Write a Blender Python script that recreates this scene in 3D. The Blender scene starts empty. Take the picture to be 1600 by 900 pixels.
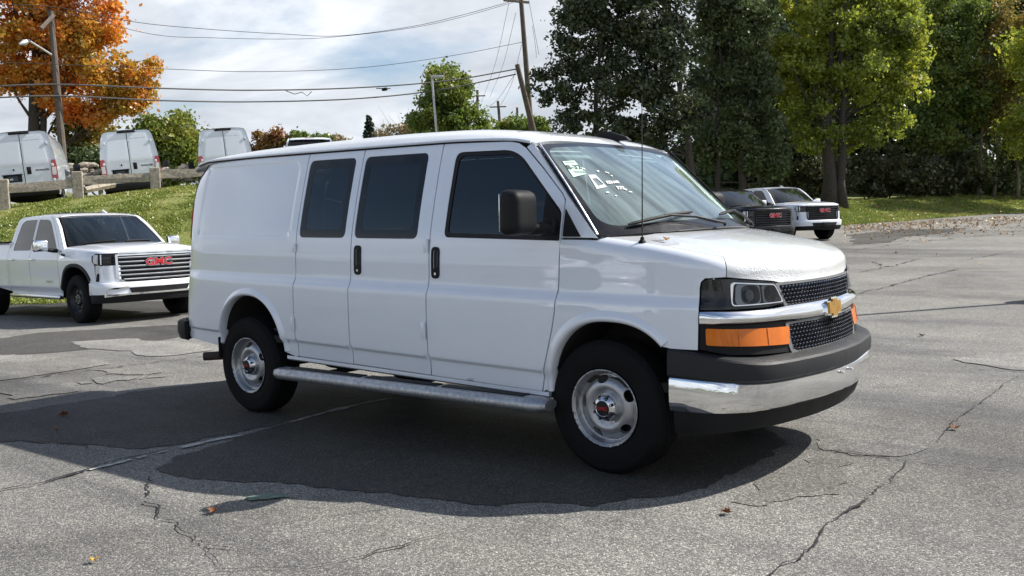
import bpy, bmesh, math, random
import numpy as np
from mathutils import Vector, Matrix
from mathutils.geometry import delaunay_2d_cdt
random.seed(7); np.random.seed(7)
scene = bpy.context.scene
COL = scene.collection
R_ = math.radians
# ------------------------------------------------------------------ camera
CAM = np.array([2.9657, -5.3187, 1.4521]); YAW, PITCH, ROLL, FPX = 2.2636, -.0695, .0339, 1457.6
FW = np.array([math.cos(YAW)*math.cos(PITCH), math.sin(YAW)*math.cos(PITCH), math.sin(PITCH)])
_r = np.cross(FW, [0, 0, 1]); _r /= np.linalg.norm(_r); _u = np.cross(_r, FW)
RT = math.cos(ROLL)*_r-math.sin(ROLL)*_u; UP = math.sin(ROLL)*_r+math.cos(ROLL)*_u
cd = bpy.data.cameras.new('camera'); cam = bpy.data.objects.new('camera', cd); COL.objects.link(cam)
cd.sensor_width = 36; cd.lens = 36*FPX/1600; cd.clip_end = 3000; cd.clip_start = .05
cam.matrix_world = Matrix(((RT[0], UP[0], -FW[0], CAM[0]), (RT[1], UP[1], -FW[1], CAM[1]), (RT[2], UP[2], -FW[2], CAM[2]), (0, 0, 0, 1)))
scene.camera = cam
# ------------------------------------------------------------------ sky, sun, exposure
SUN_DIR = Vector((.58, .88, 1.0)).normalized()          # towards the sun
SUN_EL = math.asin(SUN_DIR.z); SUN_AZ = math.atan2(SUN_DIR.x, SUN_DIR.y)
w = bpy.data.worlds.new('World'); scene.world = w; w.use_nodes = True
nt = w.node_tree; N = nt.nodes; L = nt.links
for n in list(N): N.remove(n)
out = N.new('ShaderNodeOutputWorld'); bg = N.new('ShaderNodeBackground'); L.new(bg.outputs[0], out.inputs[0])
sky = N.new('ShaderNodeTexSky'); sky.sky_type = 'NISHITA'; sky.sun_disc = False
sky.sun_elevation = SUN_EL; sky.sun_rotation = SUN_AZ; sky.air_density = 1.0; sky.dust_density = 1.2; sky.ozone_density = 1.2
tc = N.new('ShaderNodeTexCoord')
# clouds: a broken grey-white layer on a plane high above
sep = N.new('ShaderNodeSeparateXYZ'); L.new(tc.outputs['Generated'], sep.inputs[0])
zc = N.new('ShaderNodeMath'); zc.operation = 'MAXIMUM'; zc.inputs[1].default_value = 0.0; L.new(sep.outputs['Z'], zc.inputs[0])
za = N.new('ShaderNodeMath'); za.operation = 'ADD'; za.inputs[1].default_value = .16; L.new(zc.outputs[0], za.inputs[0])
comb = N.new('ShaderNodeCombineXYZ')
for k in 'XYZ': L.new(za.outputs[0], comb.inputs[k])
dv = N.new('ShaderNodeVectorMath'); dv.operation = 'DIVIDE'; L.new(tc.outputs['Generated'], dv.inputs[0]); L.new(comb.outputs[0], dv.inputs[1])
def wnoise(scale, detail, rough, off, dist=0):
    m = N.new('ShaderNodeMapping'); m.inputs['Location'].default_value = off; L.new(dv.outputs[0], m.inputs[0])
    t = N.new('ShaderNodeTexNoise'); t.inputs['Scale'].default_value = scale; t.inputs['Detail'].default_value = detail
    t.inputs['Roughness'].default_value = rough; t.inputs['Distortion'].default_value = dist; L.new(m.outputs[0], t.inputs[0]); return t
n1 = wnoise(.85, 9, .56, (9.4, 8.1, 0), .35); n2 = wnoise(.9, 8, .6, (11.3, 4.2, 0), .4)
r1 = N.new('ShaderNodeValToRGB'); cvm = N.new('ShaderNodeMath'); cvm.operation = 'MULTIPLY_ADD'; cvm.inputs[1].default_value = -.30; cvm.inputs[2].default_value = .105; L.new(zc.outputs[0], cvm.inputs[0])
cva = N.new('ShaderNodeMath'); cva.operation = 'ADD'; L.new(n1.outputs[0], cva.inputs[0]); L.new(cvm.outputs[0], cva.inputs[1]); L.new(cva.outputs[0], r1.inputs[0]); r1.color_ramp.elements[0].position = .385; r1.color_ramp.elements[1].position = .54
r2 = N.new('ShaderNodeValToRGB'); L.new(n2.outputs[0], r2.inputs[0])
e = r2.color_ramp.elements; e[0].position = .30; e[0].color = (3.9, 4.2, 4.7, 1); e[1].position = .66; e[1].color = (8.6, 8.9, 9.3, 1)
e2 = e.new(.5); e2.color = (5.7, 6.0, 6.45, 1)
mx = N.new('ShaderNodeMix'); mx.data_type = 'RGBA'; L.new(r1.outputs[0], mx.inputs['Factor']); L.new(sky.outputs[0], mx.inputs[6]); L.new(r2.outputs[0], mx.inputs[7])
L.new(mx.outputs[2], bg.inputs['Color']); bg.inputs['Strength'].default_value = .088
sl = bpy.data.lights.new('sun', 'SUN'); sl.energy = 4.8; sl.angle = R_(.53); sl.color = (1, .95, .87)
so = bpy.data.objects.new('sun', sl); COL.objects.link(so); so.rotation_euler = SUN_DIR.to_track_quat('Z', 'Y').to_euler(); so.location = (10, 15, 30)
scene.view_settings.view_transform = 'Standard'; scene.view_settings.look = 'None'
scene.view_settings.exposure = 0.72; scene.view_settings.gamma = 1; scene.view_settings.use_curve_mapping = False
scene.render.engine = 'CYCLES'; scene.cycles.max_bounces = 10; scene.cycles.transparent_max_bounces = 16
# ------------------------------------------------------------------ materials
MATS = {}
def nodes(name):
    m = bpy.data.materials.new(name); m.use_nodes = True; MATS[name] = m
    return m, m.node_tree.nodes, m.node_tree.links, m.node_tree.nodes['Principled BSDF']
def noise_tex(N, L, scale, detail=4, rough=.55, vec=None, dist=0):
    t = N.new('ShaderNodeTexNoise'); t.inputs['Scale'].default_value = scale; t.inputs['Detail'].default_value = detail
    t.inputs['Roughness'].default_value = rough; t.inputs['Distortion'].default_value = dist
    if vec is None:
        c = N.new('ShaderNodeTexCoord'); vec = c.outputs['Object']
    L.new(vec, t.inputs['Vector']); return t
def ramp(N, L, src, stops):
    r = N.new('ShaderNodeValToRGB'); L.new(src, r.inputs[0]); e = r.color_ramp.elements
    while len(e) < len(stops): e.new(.5)
    for k, (p, c) in enumerate(stops):
        e[k].position = p; e[k].color = (c, c, c, 1) if np.isscalar(c) else (*c, 1)
    return r
def simple(name, col, rough=.5, metal=0, coat=0, var=.12, scale=6, spec=.5, bump=0, bscale=60, coat_rough=.03, rvar=.08):
    m, N, L, b = nodes(name)
    t = noise_tex(N, L, scale, 6)
    c0 = tuple(max(0, c*(1-var)) for c in col); c1 = tuple(min(1, c*(1+var*.5)) for c in col)
    r = ramp(N, L, t.outputs[0], [(.3, c0), (.7, c1)]); L.new(r.outputs[0], b.inputs['Base Color'])
    rr = ramp(N, L, t.outputs[0], [(.3, max(0, rough-rvar)), (.7, min(1, rough+rvar))]); L.new(rr.outputs[0], b.inputs['Roughness'])
    b.inputs['Metallic'].default_value = metal; b.inputs['Specular IOR Level'].default_value = spec
    b.inputs['Coat Weight'].default_value = coat; b.inputs['Coat Roughness'].default_value = coat_rough
    if bump:
        q = noise_tex(N, L, bscale, 5); bp = N.new('ShaderNodeBump'); bp.inputs['Strength'].default_value = bump; bp.inputs['Distance'].default_value = .01
        L.new(q.outputs[0], bp.inputs['Height']); L.new(bp.outputs[0], b.inputs['Normal'])
    return m
def paint(name, col, grime=.05, spec=.5, wet=False, ior=1.7):
    m, N, L, b = nodes(name)
    t = noise_tex(N, L, 1.3, 7, .6)
    dirty = tuple(c*(1-grime) for c in col)
    r = ramp(N, L, t.outputs[0], [(.30, dirty), (.62, col)]); L.new(r.outputs[0], b.inputs['Base Color'])
    b.inputs['Specular IOR Level'].default_value = spec; rr = ramp(N, L, t.outputs[0], [(.3, .30), (.7, .34)]); L.new(rr.outputs[0], b.inputs['Roughness'])
    b.inputs['Coat Weight'].default_value = 1; b.inputs['Coat Roughness'].default_value = .025; b.inputs['Coat IOR'].default_value = ior
    # long faint waves of pressed sheet metal
    wv = noise_tex(N, L, 2.2, 1, .4); bp = N.new('ShaderNodeBump'); bp.inputs['Strength'].default_value = .05; bp.inputs['Distance'].default_value = .012
    L.new(wv.outputs[0], bp.inputs['Height']); L.new(bp.outputs[0], b.inputs['Normal']); L.new(bp.outputs[0], b.inputs['Coat Normal'])
    if wet:                                       # drying rain drops
        vo = N.new('ShaderNodeTexVoronoi'); vo.inputs['Scale'].default_value = 70; c = N.new('ShaderNodeTexCoord'); L.new(c.outputs['Object'], vo.inputs['Vector'])
        dr = ramp(N, L, vo.outputs['Distance'], [(.0, 1.0), (.30, .55), (.42, 0)]); k = noise_tex(N, L, 4.5, 4, .6); kr = ramp(N, L, k.outputs[0], [(.46, 0), (.60, 1.0)])
        mm = N.new('ShaderNodeMath'); mm.operation = 'MULTIPLY'; L.new(dr.outputs[0], mm.inputs[0]); L.new(kr.outputs[0], mm.inputs[1])
        b2 = N.new('ShaderNodeBump'); b2.inputs['Strength'].default_value = .6; b2.inputs['Distance'].default_value = .004; L.new(mm.outputs[0], b2.inputs['Height']); L.new(bp.outputs[0], b2.inputs['Normal']); L.new(b2.outputs[0], b.inputs['Coat Normal']); L.new(b2.outputs[0], b.inputs['Normal'])
    return m
def glass(name, tint, refl=1.0, ior=1.5, rough=.0, dust_sheen=0):
    m = bpy.data.materials.new(name); m.use_nodes = True; MATS[name] = m; N = m.node_tree.nodes; L = m.node_tree.links; N.clear()
    o = N.new('ShaderNodeOutputMaterial'); mix = N.new('ShaderNodeMixShader'); tr = N.new('ShaderNodeBsdfTransparent'); gl = N.new('ShaderNodeBsdfGlossy')
    tr.inputs[0].default_value = (*tint, 1); gl.inputs['Roughness'].default_value = rough; gl.inputs[0].default_value = (refl, refl, refl, 1)
    f = N.new('ShaderNodeFresnel'); f.inputs[0].default_value = ior
    t = noise_tex(N, L, 3.0, 3); bp = N.new('ShaderNodeBump'); bp.inputs['Strength'].default_value = .06; bp.inputs['Distance'].default_value = .01
    L.new(t.outputs[0], bp.inputs['Height']); L.new(bp.outputs[0], gl.inputs['Normal'])
    mu = N.new('ShaderNodeMath'); mu.operation = 'MULTIPLY'; mu.inputs[1].default_value = 1.15; mu.use_clamp = True; L.new(f.outputs[0], mu.inputs[0])
    L.new(mu.outputs[0], mix.inputs[0]); L.new(gl.outputs[0], mix.inputs[2]); L.new(mix.outputs[0], o.inputs[0])
    if dust_sheen:                                      # a thin dusty film; its pale streaks also paint in mirrored clouds
        c = N.new('ShaderNodeTexCoord'); mp = N.new('ShaderNodeMapping'); mp.inputs['Scale'].default_value = (1.2, 9, 1.2); mp.inputs['Rotation'].default_value = (0, 0, .25); L.new(c.outputs['Object'], mp.inputs[0])
        q = noise_tex(N, L, 1.0, 5, .6, mp.outputs[0]); rq = ramp(N, L, q.outputs[0], [(.32, dust_sheen*.35), (.66, dust_sheen*1.5)]); df = N.new('ShaderNodeBsdfDiffuse'); df.inputs[0].default_value = (.56, .74, .77, 1)
        m2 = N.new('ShaderNodeMixShader'); L.new(rq.outputs[0], m2.inputs[0]); L.new(tr.outputs[0], m2.inputs[1]); L.new(df.outputs[0], m2.inputs[2]); L.new(m2.outputs[0], mix.inputs[1])
    else: L.new(tr.outputs[0], mix.inputs[1])
    return m
paint('white_paint', (.76, .80, .87)); paint('wet_paint', (.68, .70, .72), .05, .5, True); paint('black_paint', (.004, .005, .008), 0, .05, False, 1.38); paint('fleet_white', (.70, .74, .81), .06)  # white_paint and fleet_white carry a painted-in blue of shade; sunlit wet_paint stays neutral
simple('black_plastic', (.013, .0135, .015), .55, bump=.25, bscale=220, var=.2, spec=.16)
simple('grey_plastic', (.017, .018, .021), .5, bump=.2, bscale=220, spec=.3); simple('surround_grey', (.15, .152, .156), .42); simple('black_chrome', (.20, .20, .21), .22, .9)
simple('rubber_seal', (.008, .008, .009), .5, spec=.25)
simple('tyre_rubber', (.0095, .0095, .010), .8, bump=.3, bscale=90, var=.3, spec=.14)
simple('chrome', (.88, .89, .90), .06, 1, var=.05, rvar=.04)
simple('dull_chrome', (.70, .71, .73), .22, 1, var=.12, scale=14)
simple('silver_paint', (.40, .41, .43), .36, .7, coat=.4, var=.15, scale=10)
simple('black_metal', (.02, .02, .022), .38, .3)
simple('dark_underbody', (.018, .017, .016), .9, bump=.3)
simple('rusty_iron', (.055, .040, .030), .85, bump=.4, var=.4)
simple('wheel_liner', (.040, .039, .037), .9, bump=.3, bscale=30, var=.35)
simple('gold', (.55, .29, .045), .28, .8, var=.25, scale=30)
simple('red_badge', (.38, .012, .018), .3)
simple('white_marks', (.80, .80, .80), .7, var=.2)
simple('tag_green', (.42, .68, .55), .6, var=.12)
simple('ink', (.02, .03, .03), .7)
simple('interior_dark', (.035, .037, .042), .8)
simple('interior_grey', (.16, .165, .17), .85)
simple('interior_light', (.40, .41, .41), .8)
simple('headlamp_black', (.007, .008, .010), .22, coat=.15, spec=.3)
simple('amber_lens', (.66, .155, .003), .3, coat=.6, var=.10, scale=18, spec=.2)
simple('red_lens', (.42, .010, .014), .15, coat=1, var=.15)
simple('clear_lens_white', (.62, .63, .64), .15, coat=1)
simple('reverse_lens', (.72, .70, .70), .2, coat=1)
simple('plate_blue', (.035, .045, .070), .45)
glass('windshield_glass', (.56, .72, .70), 1.0, 1.52, dust_sheen=.20)
glass('door_glass', (.085, .11, .13), 1.0, 1.55)
glass('privacy_glass', (.055, .072, .085), 1.0, 1.55)
glass('truck_glass', (.03, .04, .05), 1.0, 1.5); glass('truck_windshield', (.22, .27, .28), 1.0, 1.5, dust_sheen=.015)
glass('lens_glass', (.86, .88, .90), 1.0, 1.32)
glass('smoked_lens', (.22, .23, .25), 1.0, 1.5)
# galvanised running board: bright worn aluminium with a mottled finish
m, N, L, b = nodes('step_metal'); t = noise_tex(N, L, 42, 5, .6)
r = ramp(N, L, t.outputs[0], [(.35, (.30, .31, .33)), (.65, (.46, .47, .49))]); L.new(r.outputs[0], b.inputs['Base Color'])
b.inputs['Metallic'].default_value = .8; rr = ramp(N, L, t.outputs[0], [(.3, .5), (.7, .32)]); L.new(rr.outputs[0], b.inputs['Roughness'])
bp = N.new('ShaderNodeBump'); bp.inputs['Strength'].default_value = .3; bp.inputs['Distance'].default_value = .004; L.new(t.outputs[0], bp.inputs['Height']); L.new(bp.outputs[0], b.inputs['Normal'])
# ------------------------------------------------------------------ object helpers
def tag(o, label=None, cat=None, group=None, kind=None):
    if label: o['label'] = label
    if cat: o['category'] = cat
    if group: o['group'] = group
    if kind: o['kind'] = kind
    return o
def empty(name, loc=(0, 0, 0), rz=0):
    o = bpy.data.objects.new(name, None); COL.objects.link(o); o.location = loc; o.rotation_euler = (0, 0, rz); o.empty_display_size = .3; return o
IDENT = Matrix.Identity(4)
XF = [IDENT]                                     # local transform given to parts of a thing (the rake of a body)
def link(name, me, mat, parent=None, raw=False):
    o = bpy.data.objects.new(name, me); COL.objects.link(o)
    if mat: me.materials.append(MATS[mat])
    if parent is not None:
        o.parent = parent
        if parent.parent is None and not raw: o.matrix_basis = XF[0]
    return o
def mk(name, V, F, mat, parent=None, smooth=True, normals=None, raw=False, sharp=None):
    me = bpy.data.meshes.new(name); me.from_pydata([tuple(v) for v in V], [], [tuple(int(i) for i in f) for f in F]); me.update()
    if smooth:
        me.polygons.foreach_set('use_smooth', [True]*len(me.polygons))
        if sharp is not None and normals is None: me.set_sharp_from_angle(angle=R_(sharp))
    if normals is not None: me.normals_split_custom_set_from_vertices([tuple(n) for n in normals])
    return link(name, me, mat, parent, raw)
class MB:
    """collects shapes for one mesh"""
    def __init__(s): s.V = []; s.F = []
    def add(s, V, F):
        k = len(s.V); s.V += [tuple(v) for v in V]; s.F += [tuple(i+k for i in f) for f in F]; return s
    def box(s, c, d, rot=None):
        V = [Vector((x*d[0]/2, y*d[1]/2, z*d[2]/2)) for x in (-1, 1) for y in (-1, 1) for z in (-1, 1)]
        if rot is not None: V = [rot @ v for v in V]
        return s.add([v+Vector(c) for v in V], [(0, 1, 3, 2), (4, 6, 7, 5), (0, 4, 5, 1), (2, 3, 7, 6), (0, 2, 6, 4), (1, 5, 7, 3)])
    def rbox(s, c, d, r=.01, rot=None, seg=2):
        bm = bmesh.new(); bmesh.ops.create_cube(bm, size=1); bmesh.ops.scale(bm, vec=d, verts=bm.verts)
        bmesh.ops.bevel(bm, geom=bm.edges[:], offset=min(r, min(d)*.49), segments=seg, profile=.5, affect='EDGES')
        bm.verts.index_update(); V = [v.co.copy() for v in bm.verts]; F = [[v.index for v in f.verts] for f in bm.faces]; bm.free()
        if rot is not None: V = [rot @ v for v in V]
        return s.add([v+Vector(c) for v in V], F)
    def tube(s, P, rad, n=8, cap=True):
        P = [Vector(p) for p in P]; k = len(P); rad = [rad]*k if np.isscalar(rad) else rad; V = []
        t0 = (P[1]-P[0]).normalized(); ref = Vector((0, 0, 1)) if abs(t0.z) < .9 else Vector((1, 0, 0))
        a = t0.cross(ref).normalized()
        for i, p in enumerate(P):
            t = (P[min(i+1, k-1)]-P[max(i-1, 0)]).normalized(); a = (a-t*a.dot(t)).normalized(); b = t.cross(a)
            for j in range(n):
                q = 2*math.pi*j/n; V.append(p+(a*math.cos(q)+b*math.sin(q))*rad[i])
        F = [(i*n+j, i*n+(j+1) % n, (i+1)*n+(j+1) % n, (i+1)*n+j) for i in range(k-1) for j in range(n)]
        if cap: F += [tuple(range(n-1, -1, -1)), tuple(range((k-1)*n, k*n))]
        return s.add(V, F)
    def lathe(s, prof, c=(0, 0, 0), axis='y', n=48, a0=0, a1=2*math.pi):
        """prof = [(radius, offset along axis)]"""
        full = abs(a1-a0-2*math.pi) < 1e-6; m = n if full else n+1; V = []
        for (r, h) in prof:
            for j in range(m):
                q = a0+(a1-a0)*j/n; x, z = r*math.cos(q), r*math.sin(q)
                V.append({'y': (c[0]+x, c[1]+h, c[2]+z), 'z': (c[0]+x, c[1]+z, c[2]+h), 'x': (c[0]+h, c[1]+x, c[2]+z)}[axis])
        F = []
        for i in range(len(prof)-1):
            for j in range(n): F.append((i*m+j, (i+1)*m+j, (i+1)*m+(j+1) % m, i*m+(j+1) % m))
        return s.add(V, F)
    def build(s, name, mat, parent=None, smooth=True, sharp=35, raw=False, mirror=False):
        V = s.V; F = s.F
        if mirror: V = [(x, -y, z) for x, y, z in V]; F = [f[::-1] for f in F]
        o = mk(name, V, F, mat, parent, smooth=smooth, raw=raw)
        bm = bmesh.new(); bm.from_mesh(o.data); bmesh.ops.recalc_face_normals(bm, faces=bm.faces); bm.to_mesh(o.data); bm.free()
        if smooth: o.data.set_sharp_from_angle(angle=R_(sharp))
        return o
def fillet(P, r, n=5):
    """polygon with rounded corners; r one radius or one for each corner"""
    P = [np.array(p, float) for p in P]; k = len(P); out = []
    for i in range(k):
        ri = r if np.isscalar(r) else r[i]; a, b, c = P[i-1], P[i], P[(i+1) % k]
        if ri <= 0: out.append(b); continue
        u = a-b; v = c-b; lu, lv = np.linalg.norm(u), np.linalg.norm(v); d = min(ri, lu*.48, lv*.48)
        p0 = b+u/lu*d; p2 = b+v/lv*d
        for q in np.linspace(0, 1, n+1): out.append((1-q)**2*p0+2*q*(1-q)*b+q*q*p2)
    return np.array(out)
def resample(P, step):
    P = np.asarray(P, float); out = []
    for i in range(len(P)):
        a, b = P[i], P[(i+1) % len(P)]; n = max(1, int(math.ceil(np.linalg.norm(b-a)/step)))
        for j in range(n): out.append(a+(b-a)*j/n)
    return np.array(out)
def inpoly(Q, P):
    Q = np.asarray(Q, float); x, y = Q[:, 0], Q[:, 1]; r = np.zeros(len(Q), bool); k = len(P)
    for i in range(k):
        x0, y0 = P[i]; x1, y1 = P[(i+1) % k]
        if y0 == y1: continue
        c = ((y0 > y) != (y1 > y)) & (x < (x1-x0)*(y-y0)/(y1-y0)+x0); r ^= c
    return r
def snorm(surf, a, b, h=2e-3):
    d1 = surf(a+h, b)-surf(a-h, b); d2 = surf(a, b+h)-surf(a, b-h); n = np.cross(d1, d2)
    return n/np.maximum(np.linalg.norm(n, axis=1), 1e-12)[:, None]
def panel(name, surf, outline, mat, parent=None, holes=(), step=.05, flange=.014, sgn=1, mirror=False, lift=0, raw=False, rows=()):
    """a sheet cut to an outline (with holes) on a curved surface, its edges turned inwards"""
    loops = [resample(outline, step)]+[resample(h, step*.8) for h in holes]
    B = loops[0]; lo, hi = B.min(0), B.max(0)
    gx = np.arange(lo[0]+step/2, hi[0], step); gy = np.arange(lo[1]+step/2, hi[1], step)
    if len(rows): gy = np.array(sorted([g for g in gy if min(abs(g-q) for q in rows) > .012]+[q for q in rows if lo[1] < q < hi[1]]))
    G = np.stack(np.meshgrid(gx, gy), -1).reshape(-1, 2)
    if len(G):
        k = inpoly(G, loops[0])
        for h in loops[1:]: k &= ~inpoly(G, h)
        G = G[k]
        A = np.vstack(loops)
        if len(G): G = G[np.array([((A-g)**2).sum(1).min() for g in G]) > ((.45*step) if not len(rows) else .010)**2]
    P2 = np.vstack(loops+[G]) if len(G) else np.vstack(loops)
    E = []; o = 0
    for lp in loops:
        E += [(o+i, o+(i+1) % len(lp)) for i in range(len(lp))]; o += len(lp)
    r = delaunay_2d_cdt([Vector(p) for p in P2], E, [], 0, 1e-7)
    Q = np.array([tuple(v) for v in r[0]]); T = np.array([f for f in r[2] if len(f) == 3])
    cen = Q[T].mean(1); k = inpoly(cen, loops[0])
    for h in loops[1:]: k &= ~inpoly(cen, h)
    T = T[k]
    P = surf(Q[:, 0], Q[:, 1]); Nn = snorm(surf, Q[:, 0], Q[:, 1])*sgn
    if lift: P = P+Nn*lift
    fn = np.cross(P[T[:, 1]]-P[T[:, 0]], P[T[:, 2]]-P[T[:, 0]])
    bad = (fn*Nn[T].mean(1)).sum(1) < 0; T[bad] = T[bad][:, ::-1]
    V = [P]; NN = [Nn]; F = [tuple(t) for t in T]; base = len(P)
    if flange:
        for li, lp in enumerate(loops):
            n = len(lp); p = surf(lp[:, 0], lp[:, 1]); nn = snorm(surf, lp[:, 0], lp[:, 1])*sgn; p = p+nn*lift
            tg = np.roll(p, -1, 0)-np.roll(p, 1, 0); sd = np.cross(tg, nn); sd /= np.maximum(np.linalg.norm(sd, axis=1), 1e-9)[:, None]
            ar = .5*np.sum(lp[:, 0]*np.roll(lp[:, 1], -1)-np.roll(lp[:, 0], -1)*lp[:, 1])
            cc = lp+0; e = 1e-3
            V += [p, p-nn*flange]
            # outward side direction: away from the sheet
            test = surf(lp[:, 0], lp[:, 1]); cenp = P.mean(0)
            s_ = 1 if (((p-cenp)*sd).sum(1).mean() > 0) == (li == 0) else -1
            sd = sd*s_; NN += [sd, sd]
            for i in range(n):
                j = (i+1) % n; q = (base+i, base+j, base+n+j, base+n+i); 
                a, b_, c_ = p[i], p[j], p[j]-nn[j]*flange
                if np.dot(np.cross(b_-a, c_-a), sd[i]) < 0: q = q[::-1]
                F.append(q)
            base += 2*n
    V = np.vstack(V); NN = np.vstack(NN)
    if mirror:
        V = V*[1, -1, 1]; NN = NN*[1, -1, 1]; F = [f[::-1] for f in F]
    return mk(name, V, F, mat, parent, normals=NN, raw=raw)
def grid_mesh(name, fn, us, vs, mat, parent=None, sgn=1, mirror=False, raw=False, thick=0):
    U, Vv = np.meshgrid(us, vs, indexing='ij'); a, b = U.ravel(), Vv.ravel(); P = fn(a, b); Nn = snorm(fn, a, b)*sgn
    nu, nv = len(us), len(vs); F = []
    for i in range(nu-1):
        for j in range(nv-1):
            q = (i*nv+j, (i+1)*nv+j, (i+1)*nv+j+1, i*nv+j+1); f = np.cross(P[q[1]]-P[q[0]], P[q[3]]-P[q[0]])
            F.append(q if np.dot(f, Nn[q[0]]) > 0 else q[::-1])
    if mirror: P = P*[1, -1, 1]; Nn = Nn*[1, -1, 1]; F = [f[::-1] for f in F]
    return mk(name, P, F, mat, parent, normals=Nn, raw=raw)
def text_mesh(name, body, size, mat, M, parent=None, extrude=.002, raw=False, bold=0, sx=1.0, shear=0):
    c = bpy.data.curves.new('t', 'FONT'); c.body = body; c.size = size; c.extrude = extrude; c.align_x = 'CENTER'; c.align_y = 'CENTER'; c.offset = bold; c.resolution_u = 3; c.shear = shear
    o = bpy.data.objects.new('t', c); COL.objects.link(o); dg = bpy.context.evaluated_depsgraph_get(); dg.update()
    me = bpy.data.meshes.new_from_object(o.evaluated_get(dg)); bpy.data.objects.remove(o); bpy.data.curves.remove(c)
    me.transform(M @ Matrix.Diagonal((sx, 1, 1, 1))); me.materials.clear(); me.name = name
    return link(name, me, mat, parent, raw)
def frame_matrix(o, xdir, ydir):
    x = Vector(xdir).normalized(); y = Vector(ydir); y = (y-x*y.dot(x)).normalized(); z = x.cross(y)
    return Matrix(((x.x, y.x, z.x, o[0]), (x.y, y.y, z.y, o[1]), (x.z, y.z, z.z, o[2]), (0, 0, 0, 1)))
def copy_tree(o, parent=None):
    c = o.copy(); COL.objects.link(c); c.parent = parent
    for ch in o.children: copy_tree(ch, c)
    return c
def ellipse(c, a, b, n=40, p=2.0, a0=0, a1=2*math.pi, end=False):
    t = np.linspace(a0, a1, n, endpoint=end); x = np.cos(t); z = np.sin(t)
    return np.stack([c[0]+a*np.sign(x)*np.abs(x)**(2/p), c[1]+b*np.sign(z)*np.abs(z)**(2/p)], 1)
# ------------------------------------------------------------------ cargo van surfaces (x forward, y left, z up, metres)
def pchip(xs, ys):
    xs = np.asarray(xs, float); ys = np.asarray(ys, float)
    h = np.diff(xs); d = np.diff(ys)/h
    m = np.zeros_like(ys); m[0] = d[0]; m[-1] = d[-1]
    for i in range(1, len(xs)-1):
        if d[i-1]*d[i] > 0:
            w1 = 2*h[i]+h[i-1]; w2 = h[i]+2*h[i-1]
            m[i] = (w1+w2)/(w1/d[i-1]+w2/d[i])
    def f(q):
        q = np.clip(np.asarray(q, float), xs[0], xs[-1])
        i = np.clip(np.searchsorted(xs, q)-1, 0, len(h)-1)
        t = (q-xs[i])/h[i]
        return ((1+2*t)*(1-t)**2)*ys[i]+t*(1-t)**2*h[i]*m[i]+t*t*(3-2*t)*ys[i+1]+t*t*(t-1)*h[i]*m[i+1]
    return f
def sstep(a, b, q):
    t = np.clip((np.asarray(q, float)-a)/(b-a), 0, 1); return t*t*(3-2*t)
def catmull(P, n=16):
    P = np.asarray(P, float); Q = np.vstack([2*P[0]-P[1], P, 2*P[-1]-P[-2]]); out = []
    for i in range(1, len(Q)-2):
        t = np.linspace(0, 1, n, endpoint=False)[:, None]
        a, b, c, d = Q[i-1], Q[i], Q[i+1], Q[i+2]
        out.append(.5*((2*b)+(-a+c)*t+(2*a-5*b+4*c-d)*t*t+(-a+3*b-3*c+d)*t**3))
    out.append(P[-1:]); return np.vstack(out)
class Plan:
    """outline of a vehicle seen from above, measured by arc length s with s = 0 at x = 0"""
    def __init__(self, pts):
        c = catmull(pts, 24); L = np.r_[0, np.cumsum(np.hypot(*np.diff(c, axis=0).T))]
        s0 = np.interp(0, c[:, 0], L) if c[0, 0] < c[-1, 0] else 0
        self.s = L-s0; self.c = c
        t = np.gradient(c, self.s, axis=0)
        k = np.ones(7)/7
        for j in range(2):
            e = np.r_[np.full(3, t[0, j]), t[:, j], np.full(3, t[-1, j])]; t[:, j] = np.convolve(e, k, 'valid')
        t /= np.linalg.norm(t, axis=1)[:, None]; self.t = t
        self.n = np.stack([t[:, 1], -t[:, 0]], 1)
    def at(self, s):
        s = np.asarray(s, float)
        p = np.stack([np.interp(s, self.s, self.c[:, j]) for j in (0, 1)], -1)
        n = np.stack([np.interp(s, self.s, self.n[:, j]) for j in (0, 1)], -1)
        return p, n/np.linalg.norm(n, axis=-1)[..., None]
    def s_at_x(self, x): return float(np.interp(x, self.c[:, 0], self.s))
VPLAN = Plan([(-4.60, 0.0), (-4.59, -.35), (-4.545, -.70), (-4.43, -.885), (-4.22, -.965), (-3.8, -.994), (-3.2, -1.0), (-2.0, -1.003), (-1.0, -1.002), (-.2, -1.0), (.2, -.995),
              (.42, -.978), (.58, -.945), (.70, -.88), (.79, -.77), (.85, -.62), (.885, -.45), (.92, -.22), (.93, 0.0)])
V_TUM = pchip([.25, .40, .47, .535, .540, .560, .565, .90, .978, .984, 1.040, 1.047, 1.20, 1.33, 1.50, 1.70, 1.85, 1.93, 1.98, 2.02],
              [.055, .040, .036, .032, .0310, .010, .0085, .000, .0025, .0035, .033, .034, .037, .050, .083, .132, .172, .197, .218, .250])
V_ROWS = (.53, .537, .543, .557, .563, .57, .972, .980, .988, 1.012, 1.035, 1.043, 1.052)
V_REAR = pchip([.3, .6, 1.0, 1.4, 1.65, 1.8, 1.93, 2.05], [.02, .02, .05, .085, .115, .155, .25, .36])
def v_inset(s, z):
    s = np.asarray(s, float); z = np.asarray(z, float)
    wf = sstep(.45, .95, s)
    low = V_TUM(np.minimum(z, 1.30))
    side = np.where(z > 1.30, V_TUM(z), low)
    wr = sstep(-4.05, -4.50, s)
    rear = V_REAR(z)
    lean = .17*(z-.85)*sstep(.5, .7, z)
    g = side*(1-wf)+lean*wf
    return g*(1-wr)+rear*wr
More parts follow.
